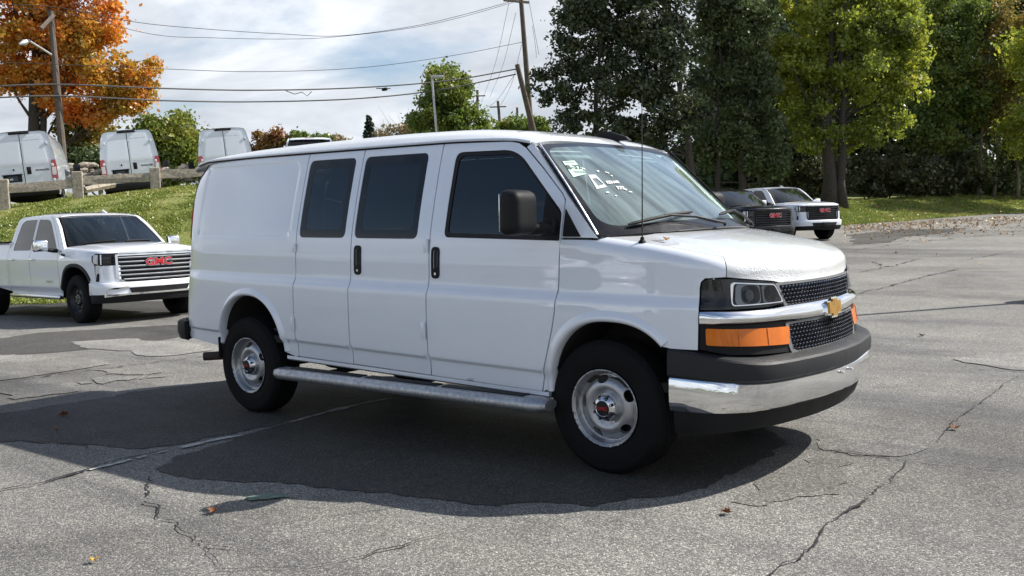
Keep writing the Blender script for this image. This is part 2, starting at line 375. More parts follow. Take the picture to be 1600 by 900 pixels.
def vside(s, z):
    """body side surface, also the nose and tail below the hood and roof"""
    p, n = VPLAN.at(s); i = v_inset(s, z)
    return np.stack([p[..., 0]-n[..., 0]*i, p[..., 1]-n[..., 1]*i, np.asarray(z, float)+0*p[..., 0]], -1)
V_HOODC = pchip([-.3, -.1, .2, .45, .62, .74, .82, .90, .96], [1.425, 1.405, 1.378, 1.340, 1.300, 1.258, 1.222, 1.175, 1.13])
def v_hood_z(x, y):
    a = np.abs(y)/.92
    return V_HOODC(x)-.042*a**2-.012*sstep(.60, .72, np.abs(y))*sstep(-.2, .2, x)
V_R = .085
def v_edge(s):
    """where the rolled edge meets the hood: plan point, normal, end angle, inset and height of the edge"""
    p, n = VPLAN.at(s); ins = v_inset(s, 1.18)+V_R*.8
    for _ in range(3):
        q = p-n*ins[..., None]; e = p-n*(ins[..., None]+.02)
        sl = (v_hood_z(e[..., 0], e[..., 1])-v_hood_z(q[..., 0], q[..., 1]))/.02
        th = np.pi/2-np.arctan(np.clip(sl, 0, 2)); ins = v_inset(s, 1.18)+V_R*(1-np.cos(th))
    q = p-n*ins[..., None]
    return p, n, th, v_hood_z(q[..., 0], q[..., 1])
def vnose(s, t):
    """fender and hood edge: t is height up to the roll, then arc length over the shoulder"""
    s = np.asarray(s, float); t = np.asarray(t, float); p, n, the, ze = v_edge(s); zr = ze-V_R*np.sin(the)
    th = np.clip((t-zr)/V_R, 0, the); over = np.maximum(0, t-zr-V_R*the)
    z = np.where(t < zr, t, zr+V_R*np.sin(th)+over*np.cos(the))
    w_ = sstep(0, .10, zr-t)
    i = np.where(t < zr, v_inset(s, t)*w_+v_inset(s, 1.18)*(1-w_), v_inset(s, 1.18)+V_R*(1-np.cos(th))+over*np.sin(the))
    return np.stack([p[..., 0]-n[..., 0]*i, p[..., 1]-n[..., 1]*i, z], -1)
def v_roll_top(s):
    s = np.asarray(s, float); p, n, the, ze = v_edge(s); return ze-V_R*np.sin(the)+V_R*the
# ------------------------------------------------------------------ lie of the land
FH = np.array([math.cos(YAW), math.sin(YAW)]); RH = np.array([math.sin(YAW), -math.cos(YAW)])
def at(px, py, D): return CAM+D*(FW+RT*(px-800)/FPX+UP*(450-py)/FPX)
def ab(x, y):
    dx = np.asarray(x, float)-CAM[0]; dy = np.asarray(y, float)-CAM[1]; return dx*RH[0]+dy*RH[1], dx*FH[0]+dy*FH[1]
def xy(a, b): return CAM[0]+np.asarray(a)*RH[0]+np.asarray(b)*FH[0], CAM[1]+np.asarray(a)*RH[1]+np.asarray(b)*FH[1]
EDGE = pchip([-200, -60, -30, -14, -6, 2, 9, 14.3, 26.3, 60, 220], [13, 15, 18, 20.3, 21, 30, 38, 40.5, 48, 60, 90])
ZED = pchip([-200, -14, -6, 2, 9, 14.3, 26.3, 60, 220], [0, 0, .02, .35, .78, .87, 1.09, 1.2, 1.2])
def gz_ab(a, b):
    a = np.asarray(a, float); b = np.asarray(b, float); be = EDGE(a); ze = ZED(a)
    lot = ze*np.clip((b-8)/(be-8), 0, 1)**2; t = np.maximum(b-be, 0)
    pl_ = np.interp(a, [-24, -14.6, -11, -6], [2.05, 2.47, 2.80, 2.92]); left = pl_*(sstep(-.5, 8.3, t)-sstep(-.5, 8.3, 0))+.03*np.maximum(t-8, 0); mid = 4.0*sstep(0, 22, t)+.02*t; right = 1.0*sstep(0, 7, t)+2.2*sstep(6, 35, t)
    wl = sstep(2, -6, a); wr = sstep(7, 13, a)
    return np.where(b > be, ze+left*wl+right*wr+mid*(1-wl)*(1-wr), lot)
def gz(x, y): return float(gz_ab(*ab(x, y)))
def on_ground(px, py):
    d = FW+RT*(px-800)/FPX+UP*(450-py)/FPX; lo, hi = 1.0, 120.0
    f = lambda t: (CAM+t*d)[2]-gz(*(CAM+t*d)[:2])
    ts = np.linspace(1, 90, 600)
    for i in range(599):
        if f(ts[i]) > 0 >= f(ts[i+1]): lo, hi = ts[i], ts[i+1]; break
    for _ in range(30):
        m_ = (lo+hi)/2
        if f(m_) > 0: lo = m_
        else: hi = m_
    return CAM+lo*d
def vnoise(x, y, s=0):
    return np.sin(x*1.7+s)*np.cos(y*1.3-s*2)+.5*np.sin(x*3.9+y*2.1+s*3)+.3*np.sin(x*7.3-y*6.1+s)
# --- asphalt
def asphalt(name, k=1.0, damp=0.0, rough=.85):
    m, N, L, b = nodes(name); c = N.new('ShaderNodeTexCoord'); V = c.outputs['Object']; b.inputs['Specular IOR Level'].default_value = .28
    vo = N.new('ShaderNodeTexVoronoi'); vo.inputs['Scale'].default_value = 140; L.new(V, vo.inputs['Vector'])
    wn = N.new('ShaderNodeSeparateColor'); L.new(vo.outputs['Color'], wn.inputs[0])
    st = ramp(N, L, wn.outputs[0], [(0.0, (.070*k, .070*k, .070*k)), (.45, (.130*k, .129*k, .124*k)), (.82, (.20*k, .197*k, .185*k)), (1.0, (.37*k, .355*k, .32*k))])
    fi = noise_tex(N, L, 150, 3, .7, V); rf = ramp(N, L, fi.outputs[0], [(.34, .45), (.62, 1.35)])
    m1 = N.new('ShaderNodeMix'); m1.data_type = 'RGBA'; m1.blend_type = 'MULTIPLY'; m1.inputs['Factor'].default_value = 1; L.new(st.outputs[0], m1.inputs[6]); L.new(rf.outputs[0], m1.inputs[7])
    b1 = noise_tex(N, L, .22, 6, .62, V, .6); rb1 = ramp(N, L, b1.outputs[0], [(.32, .50), (.48, .92), (.66, 1.22)])
    m2 = N.new('ShaderNodeMix'); m2.data_type = 'RGBA'; m2.blend_type = 'MULTIPLY'; m2.inputs['Factor'].default_value = 1; L.new(m1.outputs[2], m2.inputs[6]); L.new(rb1.outputs[0], m2.inputs[7])
    mp = N.new('ShaderNodeMapping'); mp.inputs['Rotation'].default_value = (0, 0, -(YAW-math.pi/2)); mp.inputs['Scale'].default_value = (.10, .9, 1); L.new(V, mp.inputs[0])
    b2 = noise_tex(N, L, 1.0, 6, .65, mp.outputs[0], .3); rb2 = ramp(N, L, b2.outputs[0], [(.36, (.62, .62, .63)), (.48, (1.0, .99, .97)), (.68, (1.12, 1.10, 1.05))])
    m3 = N.new('ShaderNodeMix'); m3.data_type = 'RGBA'; m3.blend_type = 'MULTIPLY'; m3.inputs['Factor'].default_value = 1; L.new(m2.outputs[2], m3.inputs[6]); L.new(rb2.outputs[0], m3.inputs[7])
    b3 = noise_tex(N, L, 2.6, 7, .7, V); rb3 = ramp(N, L, b3.outputs[0], [(.30, .80), (.55, 1.0), (.75, 1.10)])
    m4 = N.new('ShaderNodeMix'); m4.data_type = 'RGBA'; m4.blend_type = 'MULTIPLY'; m4.inputs['Factor'].default_value = 1; L.new(m3.outputs[2], m4.inputs[6]); L.new(rb3.outputs[0], m4.inputs[7])
    L.new(m4.outputs[2], b.inputs['Base Color'])
    rr = ramp(N, L, b2.outputs[0], [(.36, rough-.22), (.50, rough)]); L.new(rr.outputs[0], b.inputs['Roughness'])
    ad = N.new('ShaderNodeMath'); ad.operation = 'ADD'; L.new(vo.outputs['Distance'], ad.inputs[0]); L.new(fi.outputs[0], ad.inputs[1])
    bp = N.new('ShaderNodeBump'); bp.inputs['Strength'].default_value = .55; bp.inputs['Distance'].default_value = .006; bp.invert = True; L.new(ad.outputs[0], bp.inputs['Height']); L.new(bp.outputs[0], b.inputs['Normal'])
    return m
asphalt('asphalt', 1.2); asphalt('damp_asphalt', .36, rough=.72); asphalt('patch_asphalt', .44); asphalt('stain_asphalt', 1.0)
simple('crack_tar', (.012, .012, .012), .9); simple('worn_line_paint', (.42, .42, .40), .9, var=.5, scale=30); simple('green_paint', (.13, .19, .15), .85, var=.4, scale=30)
asphalt('pale_stain', 1.5)
def lot_sheet(name, mat, parent=None):
    av = np.r_[np.linspace(-200, -40, 17), np.linspace(-38, 60, 99), np.linspace(65, 220, 20)]; tb = np.r_[np.linspace(-60, 0, 13), np.linspace(1, 60, 90)]
    V = []; F = []
    for a in av:
        be = float(EDGE(a))+.22*float(vnoise(a*.8, a*.31, 2)); 
        for t in np.linspace(0, 1, 80):
            b = -60+(be+60)*(1-(1-t)**1.6); x, y = xy(a, b); V.append((x, y, float(gz_ab(a, min(b, float(EDGE(a))-1e-6)))))
    for i in range(len(av)-1):
        for j in range(79): F.append((i*80+j, (i+1)*80+j, (i+1)*80+j+1, i*80+j+1))
    return mk(name, V, F, mat, parent)
lot = lot_sheet('parking_lot', 'asphalt'); tag(lot, 'speckled grey asphalt parking lot with cracks, damp stains and painted-in van shade', kind='structure')
def decal(name, pts, mat, lift, parent=lot, jag=0, seed=0, step=.12):
    """a thin stain, mark or painted light and shade on the asphalt; pts on the ground (x, y)"""
    P = resample(np.array(pts), step); rs_ = np.random.RandomState(seed)
    if jag:
        d = np.roll(P, -1, 0)-np.roll(P, 1, 0); n = np.stack([-d[:, 1], d[:, 0]], 1); n /= np.maximum(np.linalg.norm(n, axis=1), 1e-9)[:, None]
        w_ = rs_.randn(len(P)); w_ = sum(np.roll(w_, q) for q in range(-5, 6))/2.4+.25*rs_.randn(len(P)); P = P+n*(w_*jag)[:, None]
    f = lambda x, y: np.stack([x, y, np.array([gz(a, b) for a, b in zip(np.atleast_1d(x), np.atleast_1d(y))])], -1)
    return panel(name, f, P, mat, parent, step=max(step, .3), flange=0, lift=lift)
def ribbon(name, px, w, mat, lift, seed=0, jit=.0, parent=lot, breaks=0):
    """a crack or line along points of the ground with uneven width"""
    P = np.array([on_ground(*q)[:2] for q in px]); P = catmull(P, 10); L_ = np.r_[0, np.cumsum(np.hypot(*np.diff(P, axis=0).T))]; n = max(6, int(L_[-1]/.035)) if L_[-1] < 9 else 140
    u = np.linspace(0, L_[-1], n); P = np.stack([np.interp(u, L_, P[:, k]) for k in (0, 1)], 1); rs_ = np.random.RandomState(seed)
    d = np.gradient(P, axis=0); nn = np.stack([-d[:, 1], d[:, 0]], 1); nn /= np.linalg.norm(nn, axis=1)[:, None]
    j = (np.convolve(rs_.randn(n+8), np.ones(9)/3, 'valid')*.8+np.convolve(rs_.randn(n+2), np.ones(3)/1.7, 'valid')*.5)*jit; P = P+nn*j[:, None]; ww = w*(.55+.9*np.abs(np.convolve(rs_.randn(n+4), np.ones(5)/2.3, 'valid')))*np.minimum(1, np.minimum(np.arange(n)+1, n-np.arange(n))/4)
    V = []; F = []
    for i in range(n):
        for s_ in (-1, 1): q = P[i]+nn[i]*s_*ww[i]/2; V.append((q[0], q[1], gz(*q)+lift))
    for i in range(n-1):
        if breaks and rs_.rand() < breaks: continue
        F.append((2*i, 2*i+1, 2*i+3, 2*i+2))
    return mk(name, V, F, mat, parent, smooth=False)
G2 = lambda l: [tuple(on_ground(*q)[:2]) for q in l]
decal('damp_patch', G2([(-80, 690), (40, 690), (130, 696), (210, 700), (300, 690), (420, 664), (520, 640), (610, 620), (520, 590), (420, 590), (300, 600), (180, 618), (60, 640), (-80, 655)]), 'patch_asphalt', .004, jag=.03, seed=14, step=.05)  # van's shadow painted as a darker sheet over the asphalt
decal('damp_patch', G2([(235, 735), (330, 752), (450, 757), (560, 768), (700, 783), (778, 792), (830, 786), (930, 796), (1030, 776), (1130, 748), (1215, 712), (1230, 690), (1180, 655), (1090, 600), (900, 575), (760, 580), (640, 612), (560, 632), (440, 664), (330, 694), (262, 712)]), 'damp_asphalt', .004, jag=.022, seed=4, step=.045)  # damp ground, its colour deepened to paint in the van's shadow
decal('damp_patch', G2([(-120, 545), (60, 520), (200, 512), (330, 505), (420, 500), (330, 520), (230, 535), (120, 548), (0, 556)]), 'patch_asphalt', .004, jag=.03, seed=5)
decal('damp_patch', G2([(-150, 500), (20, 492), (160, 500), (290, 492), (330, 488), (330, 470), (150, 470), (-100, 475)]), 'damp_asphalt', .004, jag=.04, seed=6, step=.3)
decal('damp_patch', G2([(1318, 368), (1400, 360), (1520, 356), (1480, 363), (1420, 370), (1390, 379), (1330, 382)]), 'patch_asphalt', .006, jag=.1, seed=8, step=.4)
decal('pale_stain', G2([(1275, 686), (1330, 682), (1400, 690), (1436, 700), (1400, 712), (1330, 712), (1276, 702)]), 'pale_stain', .004, jag=.02, seed=9, step=.05)  # sunlight thrown off the bumper, painted as a pale patch
decal('pale_stain', G2([(1215, 742), (1280, 716), (1330, 724), (1300, 760), (1180, 790), (1130, 785)]), 'stain_asphalt', .004, jag=.04, seed=10, step=.05)
decal('green_mark', G2([(383, 779), (402, 775), (418, 771), (436, 774), (457, 778), (434, 780), (418, 782), (390, 784)]), 'green_paint', .009, jag=.003, seed=3, step=.02)
for k, q in enumerate(([(-60, 556), (20, 557), (100, 558), (182, 570), (120, 580), (40, 590), (-60, 600)], [(128, 579), (180, 576), (262, 581), (230, 587), (160, 586)], [(0, 612), (60, 606), (120, 602), (152, 612), (90, 620), (10, 628)], [(90, 536), (200, 530), (290, 536), (330, 548), (250, 556), (160, 548)], [(1480, 560), (1600, 548), (1700, 560), (1600, 580)])): decal('pale_stain', G2(q), 'pale_stain', .008, jag=.05, seed=40+k, step=.1)
ribbon('worn_line', [(112, 742), (180, 726), (260, 706), (330, 690), (380, 681)], .034, 'worn_line_paint', .009, 2, .004, breaks=.15)
ribbon('worn_line', [(452, 661), (520, 643), (570, 631), (612, 623)], .034, 'worn_line_paint', .009, 3, .003, breaks=.03)
ribbon('worn_line', [(60, 607), (150, 596), (200, 592), (262, 588)], .16, 'pale_stain', .008, 31, .02, breaks=.1)
for k, (c_, w_, j_) in enumerate((
    ([(-30, 774), (60, 757), (110, 744), (180, 722), (260, 704)], .03, .012), ([(232, 745), (227, 768), (243, 788), (246, 808), (272, 824), (298, 845), (326, 854), (366, 858)], .018, .016),
    ([(324, 854), (334, 876), (345, 892)], .010, .010), ([(335, 892), (420, 890), (482, 887), (560, 874), (640, 854), (705, 834), (765, 822)], .012, .012),
    ([(1168, 678), (1210, 692), (1270, 703), (1350, 712), (1420, 720), (1490, 729), (1590, 738)], .016, .010), ([(1425, 718), (1385, 758), (1312, 812), (1250, 862), (1190, 915)], .014, .014),
    ([(1463, 692), (1500, 655), (1540, 622), (1592, 588)], .014, .012), ([(-40, 604), (90, 586), (190, 574), (300, 560), (330, 555)], .04, .02), ([(30, 690), (120, 695), (150, 706), (180, 702)], .012, .02),
    ([(1338, 460), (1380, 450), (1440, 434), (1500, 420)], .05, .02), ([(1345, 426), (1400, 414), (1440, 404)], .05, .03), ([(1366, 409), (1378, 415), (1400, 418)], .08, .04),
    ([(1500, 408), (1560, 397), (1590, 392)], .05, .03), ([(1330, 392), (1400, 382), (1460, 376), (1560, 366)], .06, .04), ([(1320, 384), (1420, 377), (1540, 372)], .07, .05), ([(1335, 372), (1470, 366), (1600, 361)], .09, .06),
    ([(1500, 575), (1560, 578), (1620, 584)], .02, .012), ([(1560, 404), (1640, 406)], .05, .03))):
    ribbon('crack', c_, w_*.42, 'crack_tar', .0125, 20+k, j_*1.15, breaks=.10)
# --- grassy ground
m, N, L, b = nodes('grass_soil'); c = N.new('ShaderNodeTexCoord'); V_ = c.outputs['Object']
t1 = noise_tex(N, L, .35, 7, .65, V_); t2 = noise_tex(N, L, 9, 5, .7, V_)
mxx = N.new('ShaderNodeMath'); mxx.operation = 'MULTIPLY_ADD'; L.new(t1.outputs[0], mxx.inputs[0]); mxx.inputs[1].default_value = .65; 
mu2 = N.new('ShaderNodeMath'); mu2.operation = 'MULTIPLY'; mu2.inputs[1].default_value = .35; L.new(t2.outputs[0], mu2.inputs[0]); L.new(mu2.outputs[0], mxx.inputs[2])
r = ramp(N, L, mxx.outputs[0], [(.36, (.10, .135, .026)), (.50, (.17, .195, .042)), (.60, (.27, .24, .09))]); L.new(r.outputs[0], b.inputs['Base Color']); b.inputs['Roughness'].default_value = .95
bp = N.new('ShaderNodeBump'); bp.inputs['Strength'].default_value = .8; bp.inputs['Distance'].default_value = .06; L.new(t2.outputs[0], bp.inputs['Height']); L.new(bp.outputs[0], b.inputs['Normal'])
def bumpz(x, y, a, b):
    tt = np.asarray(b)-EDGE(a); return np.where(tt < 0, -.10, np.minimum(.035, -.02+tt*.3)+.05*vnoise(np.asarray(x)*.9, np.asarray(y)*.9)*np.clip(tt/1.5, 0, 1))
def ground():
    av = np.r_[np.linspace(-400, -60, 18), np.linspace(-55, 70, 126), np.linspace(80, 400, 17)]; nb = 80; V = []; F = []
    for a in av:
        be = float(EDGE(a))
        for j in range(nb):
            t = j/(nb-1); b_ = be-1.0+ (1.0+45*t*1.0+700*max(0, t-.75)**2*4); x, y = xy(a, b_); z = float(gz_ab(a, b_))
            z += float(bumpz(x, y, a, b_)); V.append((x, y, z))
    for i in range(len(av)-1):
        for j in range(nb-1): F.append((i*nb+j, (i+1)*nb+j, (i+1)*nb+j+1, i*nb+j+1))
    return mk('ground', V, F, 'grass_soil')
tag(ground(), 'grassy slopes round the lot', kind='structure')
# --- leaves and blades as many small faces
def leaf_mat(name, cols, trans=.35, scale=1.2):
    m = bpy.data.materials.new(name); m.use_nodes = True; MATS[name] = m; N = m.node_tree.nodes; L = m.node_tree.links; N.clear()
    o = N.new('ShaderNodeOutputMaterial'); d = N.new('ShaderNodeBsdfDiffuse'); t = N.new('ShaderNodeBsdfTranslucent'); g = N.new('ShaderNodeBsdfGlossy'); mx = N.new('ShaderNodeMixShader'); m2 = N.new('ShaderNodeMixShader')
    q = noise_tex(N, L, scale, 3, .6); ge = N.new('ShaderNodeNewGeometry')
    a = N.new('ShaderNodeMath'); a.operation = 'MULTIPLY_ADD'; a.inputs[1].default_value = .42; L.new(ge.outputs['Random Per Island'], a.inputs[0])
    s_ = N.new('ShaderNodeMath'); s_.operation = 'MULTIPLY_ADD'; s_.inputs[1].default_value = 1.5; s_.inputs[2].default_value = -.46; L.new(q.outputs[0], s_.inputs[0]); L.new(s_.outputs[0], a.inputs[2])
    n = len(cols); r = ramp(N, L, a.outputs[0], [(k/(n-1) if n > 1 else 0, c) for k, c in enumerate(cols)])
    L.new(r.outputs[0], d.inputs[0]); L.new(r.outputs[0], t.inputs[0]); g.inputs['Roughness'].default_value = .42; g.inputs[0].default_value = (.9, .9, .9, 1)
    mx.inputs[0].default_value = trans; L.new(d.outputs[0], mx.inputs[1]); L.new(t.outputs[0], mx.inputs[2]); m2.inputs[0].default_value = .045; L.new(mx.outputs[0], m2.inputs[1]); L.new(g.outputs[0], m2.inputs[2]); L.new(m2.outputs[0], o.inputs[0])
leaf_mat('thicket_leaf', [(.045, .055, .028), (.075, .085, .038), (.12, .125, .05), (.15, .115, .06)], .35, .6)
leaf_mat('grass_blade', [(.12, .165, .03), (.19, .25, .042), (.29, .32, .07), (.38, .33, .13)], .3, .5)
leaf_mat('maple_orange', [(.18, .19, .03), (.46, .31, .04), (.68, .31, .035), (.74, .22, .03), (.70, .14, .03)], .48, .38)
leaf_mat('green_leaf', [(.065, .115, .024), (.12, .19, .034), (.21, .26, .045), (.33, .30, .06)], .46, .5)
leaf_mat('dark_leaf', [(.030, .046, .023), (.046, .068, .031), (.068, .092, .040), (.095, .074, .040)], .28, .6)
leaf_mat('dull_green_leaf', [(.040, .066, .028), (.070, .105, .040), (.115, .155, .054), (.16, .18, .06)], .36, .5)
leaf_mat('yellow_green_leaf', [(.085, .125, .026), (.19, .25, .035), (.38, .42, .045), (.60, .48, .05)], .58, .34)
leaf_mat('rust_leaf', [(.16, .07, .03), (.26, .11, .045), (.30, .17, .06), (.16, .15, .05)], .35, .6)
leaf_mat('tan_leaf', [(.22, .17, .10), (.32, .26, .15), (.36, .25, .11)], .35, .6)
leaf_mat('spruce_needle', [(.015, .030, .022), (.028, .048, .034)], .15, .6)
leaf_mat('gold_leaf', [(.11, .13, .03), (.21, .20, .045), (.33, .24, .05), (.38, .20, .05)], .45, .6)
simple('bark', (.060, .050, .042), .95, bump=.9, bscale=14, var=.45, scale=9)
simple('pale_twig', (.17, .145, .12), .95, var=.3)
def leaf_cloud(name, C, R, n_per, size, mat, parent, seed=0, flat=.0, spread=None):
    """leaf faces gathered round clump centres C with radii R"""
    rs_ = np.random.RandomState(seed); C = np.asarray(C); K = len(C); n = K*n_per
    ci = np.repeat(np.arange(K), n_per); d = rs_.randn(n, 3); d /= np.linalg.norm(d, axis=1)[:, None]; rad = rs_.rand(n)**.55
    rad = rad*(1+.30*np.maximum(0, rs_.randn(n))); P = C[ci]+d*(np.asarray(R)[ci]*rad)[:, None]*np.array([1, 1, .72])
    u = rs_.randn(n, 3); u /= np.linalg.norm(u, axis=1)[:, None]; v = np.cross(u, rs_.randn(n, 3)); v /= np.linalg.norm(v, axis=1)[:, None]
    s_ = size*(.45+1.1*rs_.rand(n)**1.4)[:, None]; u *= s_*.5; v *= s_*.34
    V = np.stack([P-u, P+v*.9-u*.1, P+u, P-v*.9-u*.1], 1).reshape(-1, 3); F = np.arange(n*4).reshape(-1, 4)
    me = bpy.data.meshes.new(name); me.vertices.add(n*4); me.vertices.foreach_set('co', V.ravel()); me.loops.add(n*4); me.loops.foreach_set('vertex_index', F.ravel()); me.polygons.add(n)
    me.polygons.foreach_set('loop_start', np.arange(n)*4); me.polygons.foreach_set('loop_total', np.full(n, 4)); me.update(); me.validate()
    o = bpy.data.objects.new(name, me); COL.objects.link(o); me.materials.append(MATS[mat])
    if parent is not None: o.parent = parent; o.matrix_parent_inverse = Matrix.Translation(-Vector(parent.location))
    return o
def tree(name, label, cat, base_px, D, lobes, mat, seed, size=.16, clumps=60, per=220, trunk=.22, bark='bark', trunks=None, bare=0, group=None, clump_r=(.45, .95), crown_top=None, z_base=None, hollow=.35):
    """lobes: (px, py, rx, ry) as seen at distance D, turned into ellipsoids of leaf clumps on limbs from the trunk"""
    rs_ = np.random.RandomState(seed); b0 = at(base_px[0], base_px[1], D); zb = gz(b0[0], b0[1])-.1 if z_base is None else z_base
    root = empty(name, (b0[0], b0[1], zb)); tag(root, label, cat, group)
    k = D/FPX; C = []; Rr = []
    wts = np.array([l[2]*l[3] for l in lobes], float); wts /= wts.sum()
    for i in range(clumps):
        l = lobes[rs_.choice(len(lobes), p=wts)]; d = rs_.randn(3); d /= np.linalg.norm(d); q = d*(hollow+(1-hollow)*rs_.rand())**.6
        c = at(l[0], l[1], D)+RT*q[0]*l[2]*k+np.array([0, 0, 1.])*q[1]*l[3]*k+np.array([*FH, 0])*q[2]*l[2]*k*.85
        if c[2] < zb+.3: c[2] = zb+.3+rs_.rand()*.5
        C.append(c); Rr.append(rs_.uniform(*clump_r))
    C = np.array(C); Rr = np.array(Rr)
    tl = trunks or [((base_px[0], base_px[1]), trunk)]
    tops = []
    for ti, (bp_, tr) in enumerate(tl):
        p0 = at(bp_[0], bp_[1], D+rs_.uniform(-.3, .3)*ti); p0[2] = gz(p0[0], p0[1])-.15 if z_base is None else zb
        ctr = C.mean(0); top = np.array([p0[0]*.72+ctr[0]*.28, p0[1]*.72+ctr[1]*.28, zb+(C[:, 2].max()-zb)*.86])
        P = [p0+(top-p0)*t+np.array([rs_.randn(), rs_.randn(), 0])*.10*(t > 0.1)*D/45 for t in np.linspace(0, 1, 9)]; rad = [tr*(1.35 if j == 0 else (1-.88*j/8)) for j in range(9)]
        mb = MB().tube(P, rad, 10); o_ = mb.build('trunk', bark, None, sharp=180); o_.parent = root; o_.matrix_parent_inverse = Matrix.Translation(-root.location); tops.append((P, rad))
    lb = MB()
    order = rs_.permutation(len(C))[:min(len(C), 44)]
    for ii in order:
        c = C[ii]; P, rad = tops[rs_.randint(len(tops))]; zz = np.array([p[2] for p in P]); want = zb+(c[2]-zb)*rs_.uniform(.45, .8); j = int(np.clip(np.searchsorted(zz, want), 1, 7)); p = P[j]
        mid = p*.45+c*.55+np.array([0, 0, -.12*np.linalg.norm(c-p)])+rs_.randn(3)*.08; r0 = max(.018, rad[j]*.42); lb.tube([p, p*.6+mid*.4+rs_.randn(3)*.05, mid, c], [r0, r0*.75, r0*.5, r0*.16], 5, cap=False)
    if bare:
        for q in range(bare):
            c = C[rs_.randint(len(C))]; e_ = c+np.array([rs_.randn()*.8, rs_.randn()*.8, abs(rs_.randn())*1.0]); lb.tube([c, (c+e_)/2+rs_.randn(3)*.1, e_], [.022, .014, .005], 4, cap=False)
    if lb.V:
        o_ = lb.build('limbs', bark, None, sharp=180); o_['kind'] = 'stuff'; o_.parent = root; o_.matrix_parent_inverse = Matrix.Translation(-root.location)
    leaf_cloud('crown', C, Rr, per, size, mat, root, seed)
    return root
# ------------------------------------------------------------------ the cargo van
van = empty('cargo_van'); tag(van, 'large white cargo van with gold grille emblem parked in the foreground', 'van')
TH = .024; RK = Matrix.Translation((0, 0, .4)) @ Matrix.Rotation(TH, 4, 'Y') @ Matrix.Translation((0, 0, -.4))
XF[0] = RK
WB = 3.429
def arch_pts(c, a, b, p, z0, n=36, rev=False):
    k = ((z0-c[1])/b); k = max(-1, min(1, k))
    t = np.linspace(math.pi, 0, n); x = np.sign(np.cos(t))*np.abs(np.cos(t))**(2/p); z = np.abs(np.sin(t))**(2/p)
    P = np.stack([c[0]+a*x, c[1]+b*z], 1); P = P[P[:, 1] >= z0-1e-6]
    return P
def flare(name, c, a, b, p, w, z0, z1, parent, mirror, surf):
    """raised lip round a wheel opening; w(t) its width, t from 0 at the rear foot to 1 at the front foot"""
    t = np.linspace(math.pi, 0, 60); x = np.sign(np.cos(t))*np.abs(np.cos(t))**(2/p); z = np.abs(np.sin(t))**(2/p)
    P = np.stack([c[0]+a*x, c[1]+b*z], 1); u = np.linspace(0, 1, 60)
    keep = (P[:, 1] >= np.where(u < .5, z0, z1)); P = P[keep]; u = u[keep]
    d = np.gradient(P, axis=0); n = np.stack([-d[:, 1], d[:, 0]], 1); n /= np.linalg.norm(n, axis=1)[:, None]
    prof = [(-.004, -.05), (-.004, .006), (.004, .016), (.25, .020), (.55, .014), (.8, .005), (1.0, .0005)]
    V = []; F = []; k = len(prof)
    for i in range(len(P)):
        ww = w(u[i])
        for j, (q, h) in enumerate(prof):
            s_, z_ = P[i]+n[i]*(q*ww if q > .01 else q); pt = surf(np.array([s_]), np.array([z_]))[0]; nn = snorm(surf, np.array([s_]), np.array([z_]))[0]
            if nn[1] > 0: nn = -nn
            V.append(pt+nn*h)
    for i in range(len(P)-1):
        for j in range(k-1): F.append((i*k+j, i*k+j+1, (i+1)*k+j+1, (i+1)*k+j))
    mb = MB().add(V, F); return mb.build(name, 'white_paint', parent, sharp=50, mirror=mirror)
FA = dict(c=(.07, .40), a=.43, b=.49, p=2.4); RA = dict(c=(-3.345, .40), a=.425, b=.475, p=2.2)
G = .0045
# embossed field on the quarter panel
QS = (-4.16, -2.86, 1.335, 1.90)
def sdf_rr(x, z, x0, x1, z0, z1, r):
    qx = np.abs(x-(x0+x1)/2)-(x1-x0)/2+r; qz = np.abs(z-(z0+z1)/2)-(z1-z0)/2+r
    return np.hypot(np.maximum(qx, 0), np.maximum(qz, 0))+np.minimum(np.maximum(qx, qz), 0)-r
def vquarter(s, z):
    p = vside(s, z); d = sdf_rr(np.asarray(s, float), np.asarray(z, float), *QS, .06)
    e = .011*sstep(.010, -.012, d); pl, n = VPLAN.at(s)
    p = p.copy(); p[..., 0] -= n[..., 0]*e; p[..., 1] -= n[..., 1]*e; return p
def dedge(o=0):                     # front edge of the front door, foot to belt
    return [(-.44+o, .432), (-.41+o, .56), (-.375+o, .68), (-.337+o, .82), (-.318+o, .92), (-.308+o, 1.1), (-.302+o, 1.34)]
ROOF_E = 1.962
def window(parent, x0, x1, z0, z1, mirror, surf, border=.058, mat='privacy_glass', r=.05):
    """bonded side window: black printed border and tinted pane"""
    o_ = fillet([(x0, z0), (x1, z0), (x1, z1), (x0, z1)], r); i_ = fillet([(x0+border, z0+border), (x1-border, z0+border), (x1-border, z1-border), (x0+border, z1-border)], r*.8)
    f = panel('window_border', surf, o_, 'headlamp_black', parent, holes=[i_], step=.05, lift=-.004, mirror=mirror)
    panel('window_pane', surf, i_, mat, parent, step=.06, flange=0, lift=-.005, mirror=mirror)
    return f
